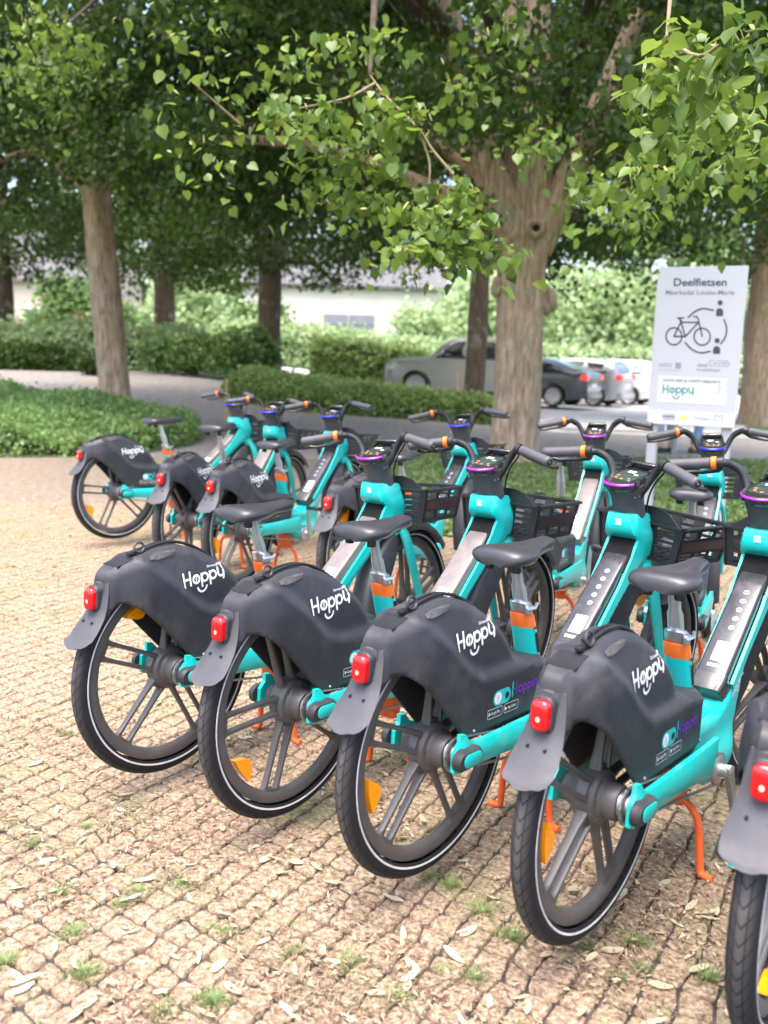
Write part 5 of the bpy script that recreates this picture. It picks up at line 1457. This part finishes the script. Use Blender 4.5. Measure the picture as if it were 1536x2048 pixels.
mb = MB(); mb.box((SW / 2, -.0125, SZ0 + .055), (SW - .004, .002, .105)); mb.build('footer_strip', 'sign_box', pn, 0)
def sp_(x, y, d=.0125):
    t = (y - 165) / 1555
    for _ in range(3):
        s = (x - (310 - 35 * t)) / (920 - 40 * t); t = (y - (205 - 75 * s)) / (1515 + 75 * s)
    return (s * SW, -d, SZ0 + SH * (1 - t))
spl = lambda d: (lambda x, y: sp_(x, y, d))
def sign_art(name, mat, fn, d=.0125):
    mb = MB(); fn(mb, spl(d)); mb.build(name, mat, pn, 0)
# text helper in image-like units: y grows downward in the layout, so flip
def stext(mb, pl, body, x, y, w, h, bold=0.0, align='C'):
    V, Fq, ww = text2d(body, 1.0, bold)
    cap = .70; sc = h / cap; k = w / ww; ox = {'C': -w / 2, 'L': 0}[align]
    slope = -.075
    mb.add([pl(x + v[0] * k + ox, y + slope * (v[0] * k + ox) * (1 - (y - 165) / 1555) - v[1] * sc) for v in V], Fq)
sign_art('title_lettering', 'sign_ink', lambda m, p: stext(m, p, 'Deelfietsen', 752, 352, 540, 72, .018))
sign_art('place_lettering', 'sign_grey', lambda m, p: stext(m, p, 'Maarkedal Louise-Marie', 752, 436, 700, 46, .008))
def picto(m, p):
    w = 15
    for c in ((512, 852), (800, 838)): stroke(m, arc(c, 82, 0, 360, 30)[:-1], w, p, closed=True)
    for l in ([(512, 852), (582, 700)], [(512, 852), (628, 848)], [(628, 848), (572, 690)], [(578, 712), (757, 703)], [(628, 848), (755, 705)], [(705, 650), (735, 646), (752, 672), (800, 832)], [(575, 705), (560, 672)], [(540, 674), (605, 668)]): stroke(m, l, w, p)
    for l in ([(650, 660), (720, 598), (800, 567), (900, 577)], [(1010, 660), (1040, 735), (1034, 820), (990, 895)], [(630, 905), (700, 965), (790, 995), (890, 975)]): stroke(m, catmull(l, 6), 16, p)
    for (x, y) in ((965, 500), (952, 867)):
        disc(m, (x, y), 26, p, 20)
        b = [(x - 37, y + 130), (x + 34, y + 128)] + [(x - 1 + 36 * math.cos(R(a)), y + 88 - 36 * math.sin(R(a))) for a in np.linspace(0, 180, 12)]
        m.add([p(*q) for q in b], [tuple(range(len(b)))])
sign_art('bike_pictogram', 'sign_ink', picto)
def small(m, p):
    stext(m, p, 'deel', 813, 1130, 100, 36); stext(m, p, 'mobiliteit', 880, 1172, 235, 34)
    stroke(m, arc((910, 1090), 28, 0, 360, 18)[:-1], 5, p, closed=True); stroke(m, arc((1050, 1086), 28, 0, 360, 18)[:-1], 5, p, closed=True)
    for dy in (-26, 0, 26): stroke(m, [(950 if dy else 938, 1090 + dy), (1015, 1087 + dy)], 4, p)
    stroke(m, [(1030, 1076), (1050, 1090), (1070, 1076)], 4, p)
    for i in range(3):
        for j in range(3): rect(m, (550 + 20 * i, 1113 + 20 * j), 15, 15, p)
    stroke(m, [(372, 1182), (598, 1180)], 3, p)
    for y in (1125, 1148): stroke(m, [(375, y), (505, y - 4)], 5, p)
sign_art('partner_marks', 'sign_grey', small)
sign_art('white_box', 'sign_box', lambda m, p: m.add([p(372, 1240), p(1070, 1232), p(1060, 1500), p(368, 1502)], [(0, 1, 2, 3)]))
sign_art('box_lettering', 'sign_ink', lambda m, p: (stext(m, p, 'HUUR HIER JE HOPPY DEELFIETS', 715, 1288, 575, 24, .012), stroke(m, catmull([(985, 1300), (1003, 1330), (990, 1365), (965, 1388)], 5), 4, p)), .0135)
def hop(m, p): draw_hoppy(m, (430, 1408), 78, lambda x, y: p(x, 2 * 1408 - y), R(1.5), .17)
sign_art('box_logo', 'sign_teal', hop, .0135)
sign_art('footer_mark', 'sign_grey', lambda m, p: (rect(m, (500, 1642), 130, 18, p), rect(m, (500, 1666), 130, 8, p), stext(m, p, 'VLAANDEREN', 500, 1628, 130, 16, .01)), .0145)
sign_art('crest_mark', 'sign_grey', lambda m, p: stroke(m, catmull([(965, 1665), (962, 1620), (972, 1598), (1000, 1612), (1028, 1598), (1038, 1620), (1036, 1665)], 4), 7, p), .0145)
sign_art('yellow_mark', 'sign_yellow', lambda m, p: rect(m, (652, 1645), 84, 46, p), .0145)
sign_art('footer_lettering', 'sign_blue', lambda m, p: stext(m, p, 'Hoppin', 840, 1655, 155, 32), .0145)

# ------------------------------------------------------------------ stakes and post
M['stake'] = plain('raw_wood', (.42, .29, .14), .8, var=.2, scale=12)
M['post_grey'] = plain('grey_metal', (.22, .24, .27), .5, var=.1)
for (x, y, h_, lab) in ((1.5, 20.0, 1.0, 'tan wooden stake in front of the low hedge, beside the brown trunk'), (-2.95, 17.1, .75, 'short tan wooden stake behind the back-row bikes at the lane edge')):
    mb = MB(); mb.loft([[(sx_ * a * .028, sy_ * a * .028, z) for sx_, sy_ in ((-1, -1), (1, -1), (1, 1), (-1, 1))] for z, a in ((-.1, 1), (h_ - .04, 1), (h_, .6))])
    o = mb.build('wooden_stake', 'stake', None, 0, loc=(x, y, float(H(x, y)))); tag(o, lab, 'stake')
mb = MB(); mb.tube([(0, 0, -.1), (0, 0, .95), (0, 0, .97)], [.045, .045, .03], 14)
tag(mb.build('bollard', 'post_grey', None, 40, loc=(4.52, 14.5, 0)), 'slim grey metal bollard seen below the sign, between the people', 'bollard')

# ------------------------------------------------------------------ parked cars
M['carglass'] = plain('car_glass', (.015, .022, .024), .06, var=.1, coat=.8)
M['cartyre'] = plain('car_tyre', (.018, .018, .019), .7)
M['carwheel'] = plain('car_wheel', (.45, .45, .46), .35, metal=.6)
M['cartrim'] = plain('car_trim', (.02, .02, .022), .6)
M['carlight'] = plain('car_tail_lamp', (.60, .03, .03), .2, coat=.6, emit=(.9, .05, .04, .25))
M['headlamp'] = plain('car_head_lamp', (.55, .57, .6), .1, coat=.8)
def car(name, label, loc, rz, paint, kind):
    r = empty(name, loc, rz); tag(r, label, 'car', 'parked cars')
    if kind == 'suv': Lh, top = 2.35, [(-2.35, .55), (-2.36, .95), (-2.28, 1.12), (-2.12, 1.66), (-1.7, 1.78), (-.6, 1.82), (.25, 1.76), (.55, 1.60), (.98, 1.24), (1.65, 1.18), (2.18, 1.08), (2.33, .86), (2.34, .45)]; wx, wr, ht = (-1.42, 1.42), .38, 1.82; glass = [[(-1.95, 1.16), (-1.85, 1.60), (-1.15, 1.68), (-1.15, 1.16)], [(-1.08, 1.16), (-1.08, 1.68), (-.12, 1.70), (-.12, 1.16)], [(-.05, 1.16), (-.05, 1.70), (.22, 1.67), (.55, 1.48), (.86, 1.18)]]; rw = ((-2.25, 1.14), (-2.11, 1.62)); fw = ((1.02, 1.18), (.50, 1.62))
    elif kind == 'sedan': Lh, top = 2.3, [(-2.30, .45), (-2.32, .80), (-2.24, 1.02), (-1.95, 1.06), (-1.25, 1.34), (-.6, 1.43), (.1, 1.41), (.6, 1.20), (1.0, .99), (1.6, .92), (2.1, .80), (2.28, .60), (2.28, .40)]; wx, wr, ht = (-1.35, 1.40), .33, 1.43; glass = [[(-1.62, 1.03), (-1.18, 1.27), (-.72, 1.35), (-.72, 1.00)], [(-.66, 1.00), (-.66, 1.36), (.05, 1.36), (.42, 1.19), (.72, 1.00)]]; rw = ((-1.90, 1.08), (-1.22, 1.345)); fw = ((.96, 1.01), (.16, 1.39))
    else: Lh, top = 2.1, [(-2.08, .45), (-2.12, .85), (-2.02, 1.05), (-1.80, 1.42), (-1.3, 1.50), (-.4, 1.52), (.3, 1.44), (.8, 1.14), (1.15, 1.02), (1.7, .92), (2.02, .72), (2.06, .42)]; wx, wr, ht = (-1.28, 1.30), .32, 1.52; glass = [[(-1.68, 1.08), (-1.52, 1.36), (-.95, 1.42), (-.95, 1.04)], [(-.88, 1.04), (-.88, 1.43), (-.05, 1.43), (.32, 1.32), (.72, 1.06)]]; rw = ((-1.99, 1.08), (-1.80, 1.40)); fw = ((.98, 1.10), (.36, 1.42))
    tp = [tuple(p) for p in catmull(top, 3)]
    bot = [(Lh - .08, .24)]
    for c in (wx[1], wx[0]):
        bot += [(c + (wr + .06) * math.cos(R(a)), max(.22, wr + (wr + .06) * math.sin(R(a)))) for a in np.linspace(-20, 200, 13)]
    out = tp + bot + [(-Lh + .08, .26)]
    belt = .72 * ht
    def w(x, z):
        x = np.asarray(x, float); z = np.asarray(z, float)
        ww = .90 - .24 * sstep(belt * .93, ht * 1.05, z) - .03 * sstep(.55, .25, z)
        e = np.abs(x) / Lh
        ww = ww - .20 * sstep(.80, 1.02, e) ** 1.6
        d = pdist(tp, x, z, closed=False)
        return ww - .07 * (1 - sstep(0, .10, d)) ** 1.5
    mb = MB(); mb.slab(out, w, .11); body = mb.build('body', paint, r, 40)
    for g in glass:
        for s in (-1, 1):
            V, Fq, n = cdt([tuple(p) for p in g], .15); mb = MB(); ww = w(V[:, 0], V[:, 1])
            mb.add([(V[i, 0], s * (ww[i] + .006), V[i, 1]) for i in range(len(V))], Fq); mb.build('side_window', 'carglass', r, 0)
    for nm, (a, b) in (('rear_window', rw), ('windscreen', fw)):
        mb = MB(); a, b = np.array(a), np.array(b); nn = np.array((b[1] - a[1], -(b[0] - a[0]))); nn = nn / np.hypot(*nn) * (1 if nm == 'windscreen' else -1)
        if nn[1] < 0: nn = -nn
        q = []
        for t in np.linspace(0, 1, 5):
            c = a + (b - a) * t + nn * .035; hw = float(w([c[0]], [min(c[1], ht - .1)])[0]) - .10
            q.append([(c[0], y, c[1]) for y in (-hw, hw)])
        mb.loft(q, caps=False, closed=False); mb.build(nm, 'carglass', r, 60)
    for x in wx:
        for s in (-1, 1):
            mb = MB(); mb.lathe([(wr - .10, s * .72), (wr - .02, s * .71), (wr, s * .75), (wr, s * .86), (wr - .03, s * .90), (wr - .09, s * .90)], 28); wh = mb.build('wheel', 'cartyre', r, 40, loc=(x, 0, wr))
            mb = MB(); mb.lathe([(0, s * .885), (.06, s * .89), (.08, s * .87), (wr - .11, s * .875), (wr - .085, s * .895), (wr - .085, s * .74)], 24); mb.build('rim', 'carwheel', wh, 40)
    for s in (-1, 1):
        zz = .62 * ht if kind != 'suv' else .6 * ht
        hw = float(w([-Lh + .10], [zz])[0])
        mb = MB(); mb.box((-Lh + .16, s * (hw - .06), zz), (.38, .22, .17), .04); mb.build('tail_lamp', 'carlight', r, 40)
        mb = MB(); mb.box((Lh - .24, s * (float(w([Lh - .2], [.7])[0]) - .06), .70 if kind != 'suv' else .86), (.30, .20, .14), .04); mb.build('head_lamp', 'headlamp', r, 40)
        mb = MB(); mb.box((.62, s * (.90 + .06), belt * .98), (.10, .14, .10), .04); mb.build('mirror', 'cartrim', r, 40)
    mb = MB(); mb.box((-Lh - .005, 0, .66 if kind != 'suv' else .8), (.03, .50, .12), .01, 1); mb.build('number_plate', 'white', r, 0)
    for x in (-Lh + .06, Lh - .06):
        mb = MB(); mb.box((x, 0, .36), (.24, 1.46, .20), .06); mb.build('bumper', 'cartrim' if kind == 'suv' else paint, r, 40)
    mb = MB(); mb.box((0, 0, .30), (2.0, 1.5, .16)); mb.build('underbody', 'cartrim', r, 0)
    return r
M['p_silver'] = plain('silver_paint', (.36, .355, .34), .3, metal=.35, var=.03, coat=.5)
M['p_grey'] = plain('slate_paint', (.075, .082, .095), .3, metal=.3, var=.03, coat=.6)
M['p_lgrey'] = plain('light_grey_paint', (.36, .37, .39), .3, metal=.3, var=.03, coat=.5)
M['p_white'] = plain('white_paint', (.68, .69, .71), .3, var=.02, coat=.5)
car('parked_car', 'silver off-road car, its front showing past the brown trunk, behind the low hedge', (2.25, 28.6, .22), math.pi, 'p_silver', 'suv')
car('parked_car', 'slate grey saloon parked just right of the thick pale trunk', (4.15, 28.9, .06), R(150), 'p_grey', 'sedan')
car('parked_car', 'light grey hatchback between the slate saloon and the white car', (5.9, 31.1, 0), R(150), 'p_lgrey', 'hatch')
car('parked_car', 'white hatchback at the end of the row, nearest the sign', (7.5, 33.0, 0), R(150), 'p_white', 'hatch')
car('parked_car', 'white car farthest right, hidden behind the sign', (9.2, 35.2, 0), R(150), 'p_white', 'sedan')

# ------------------------------------------------------------------ two people beyond the sign
M['skin'] = plain('skin', (.52, .31, .22), .55, var=.05)
M['denim'] = plain('blue_denim', (.16, .26, .42), .85, var=.15, scale=25, bump=.3, bscale=200)
M['denim2'] = plain('light_denim', (.27, .37, .50), .85, var=.15, scale=25, bump=.3, bscale=200)
M['top1'] = plain('dark_top', (.05, .055, .07), .85, var=.1)
M['top2'] = plain('white_top', (.62, .61, .60), .85, var=.06)
M['hair'] = plain('brown_hair', (.06, .035, .02), .7, var=.3, scale=80)
M['shoe'] = plain('dark_shoe', (.025, .018, .016), .45)
def skinned(name, verts, edges, radii, mat, parent, root=0, sub=2):
    me = bpy.data.meshes.new(name); me.from_pydata(verts, edges, []); me.materials.append(M[mat])
    o = bpy.data.objects.new(name, me); col.objects.link(o)
    if parent: o.parent = parent
    o.modifiers.new('skin', 'SKIN')
    for k, rr in enumerate(radii):
        rr = rr if isinstance(rr, tuple) else (rr, rr)
        me.skin_vertices[0].data[k].radius = rr; me.skin_vertices[0].data[k].use_root = (k == root)
    s = o.modifiers.new('sub', 'SUBSURF'); s.levels = sub; s.render_levels = sub
    me.shade_smooth()
    return o
def person(label, loc, rz, legs, arms, trousers, top, hem):
    """legs/arms: joint offsets in metres; x = to the person's left, -y = the way they face"""
    r = empty('person', loc, rz); tag(r, label, 'person', 'people standing beyond the sign')
    (lk, la), (rk, ra) = legs
    v = [(0, 0, .95), (0, .01, 1.12), (0, 0, 1.30), (0, .0, 1.42), (0, -.01, 1.52), (0, -.03, 1.60), (0, -.03, 1.68)]
    e = [(0, 1), (1, 2), (2, 3), (3, 4), (4, 5), (5, 6)]; rd = [(.15, .11), (.13, .095), (.16, .10), (.12, .085), (.052, .052), (.072, .085), (.070, .080)]
    for s, k, a in ((1, lk, la), (-1, rk, ra)):
        o = len(v); v += [(s * .09, 0, .88), k, a, (a[0], a[1] - .06, .05), (a[0] + s * .015, a[1] - .17, .03)]
        e += [(0, o), (o, o + 1), (o + 1, o + 2), (o + 2, o + 3), (o + 3, o + 4)]; rd += [(.085, .085), (.055, .058), (.036, .038), (.036, .038), (.034, .020)]
    for s, (el, wr_) in zip((1, -1), arms):
        o = len(v); v += [(s * .18, 0, 1.40), el, wr_, (wr_[0], wr_[1] - .02, wr_[2] - .10)]
        e += [(3, o), (o, o + 1), (o + 1, o + 2), (o + 2, o + 3)]; rd += [.050, .040, .028, (.034, .016)]
    b = skinned('body', v, e, rd, 'skin', r)
    tv = [(0, 0, 1.02), (0, .005, .93)]; te = [(0, 1)]; tr = [(.155, .118), (.165, .125)]
    for s, k, a in ((1, lk, la), (-1, rk, ra)):
        k = Vector(k); a = Vector(a); m = k + (a - k) * hem; o = len(tv)
        tv += [(s * .092, 0, .86), tuple(k), tuple(m)]; te += [(1, o), (o, o + 1), (o + 1, o + 2)]; tr += [.098, .070, .066]
    skinned('trousers', tv, te, tr, trousers, r)
    uv_ = [(0, 0, 1.00), (0, .01, 1.14), (0, 0, 1.31), (0, 0, 1.44)]; ue = [(0, 1), (1, 2), (2, 3)]; ur = [(.165, .125), (.15, .112), (.178, .118), (.11, .09)]
    for s, (el, wr_) in zip((1, -1), arms):
        o = len(uv_); uv_ += [(s * .185, 0, 1.41), el]; ue += [(3, o), (o, o + 1)]; ur += [.062, .052]
    skinned('shirt', uv_, ue, ur, top, r)
    hb_ = MB(); hb_.lathe([(0, .115), (.05, .105), (.09, .07), (.105, .02), (.10, -.05), (.085, -.12), (.06, -.17)], 20, axis='Z', c=(0, .01, 1.665)); hb_.v = [p if p[1] > -.055 or p[2] > 1.72 else (p[0], -.055, p[2]) for p in hb_.v]; hb_.build('hair', 'hair', r, 60)
    for s, a in ((1, la), (-1, ra)):
        sh_ = MB(); rings = []
        for yy, hw, zt_ in ((.055, .028, .075), (.03, .036, .085), (-.03, .040, .072), (-.10, .045, .058), (-.16, .042, .045), (-.195, .025, .030)):
            rings.append([(a[0] + x_ * hw, a[1] + yy, z_ * zt_ + .002) for x_, z_ in ((-.9, 0), (.9, 0), (1, .4), (.6, .95), (-.6, .95), (-1, .4))])
        sh_.loft(rings); sh_.build('shoe', 'shoe', r, 50)
person('person in cropped light jeans and dark shoes, legs showing below the sign', (4.42, 14.65, 0), R(200), [((.10, -.02, .50), (.10, .01, .09)), ((-.10, -.03, .50), (-.11, .0, .09))], [((.24, .02, 1.14), (.20, -.14, .98)), ((-.24, .02, 1.14), (-.22, -.1, .96))], 'denim2', 'top1', .62)
person('person in blue jeans stepping aside behind the right post of the sign', (4.98, 14.85, 0), R(120), [((.11, -.12, .52), (.12, -.20, .09)), ((-.10, .02, .50), (-.10, .20, .10))], [((.25, .04, 1.14), (.24, -.06, .92)), ((-.25, -.02, 1.14), (-.24, -.14, .94))], 'denim', 'top2', .95)
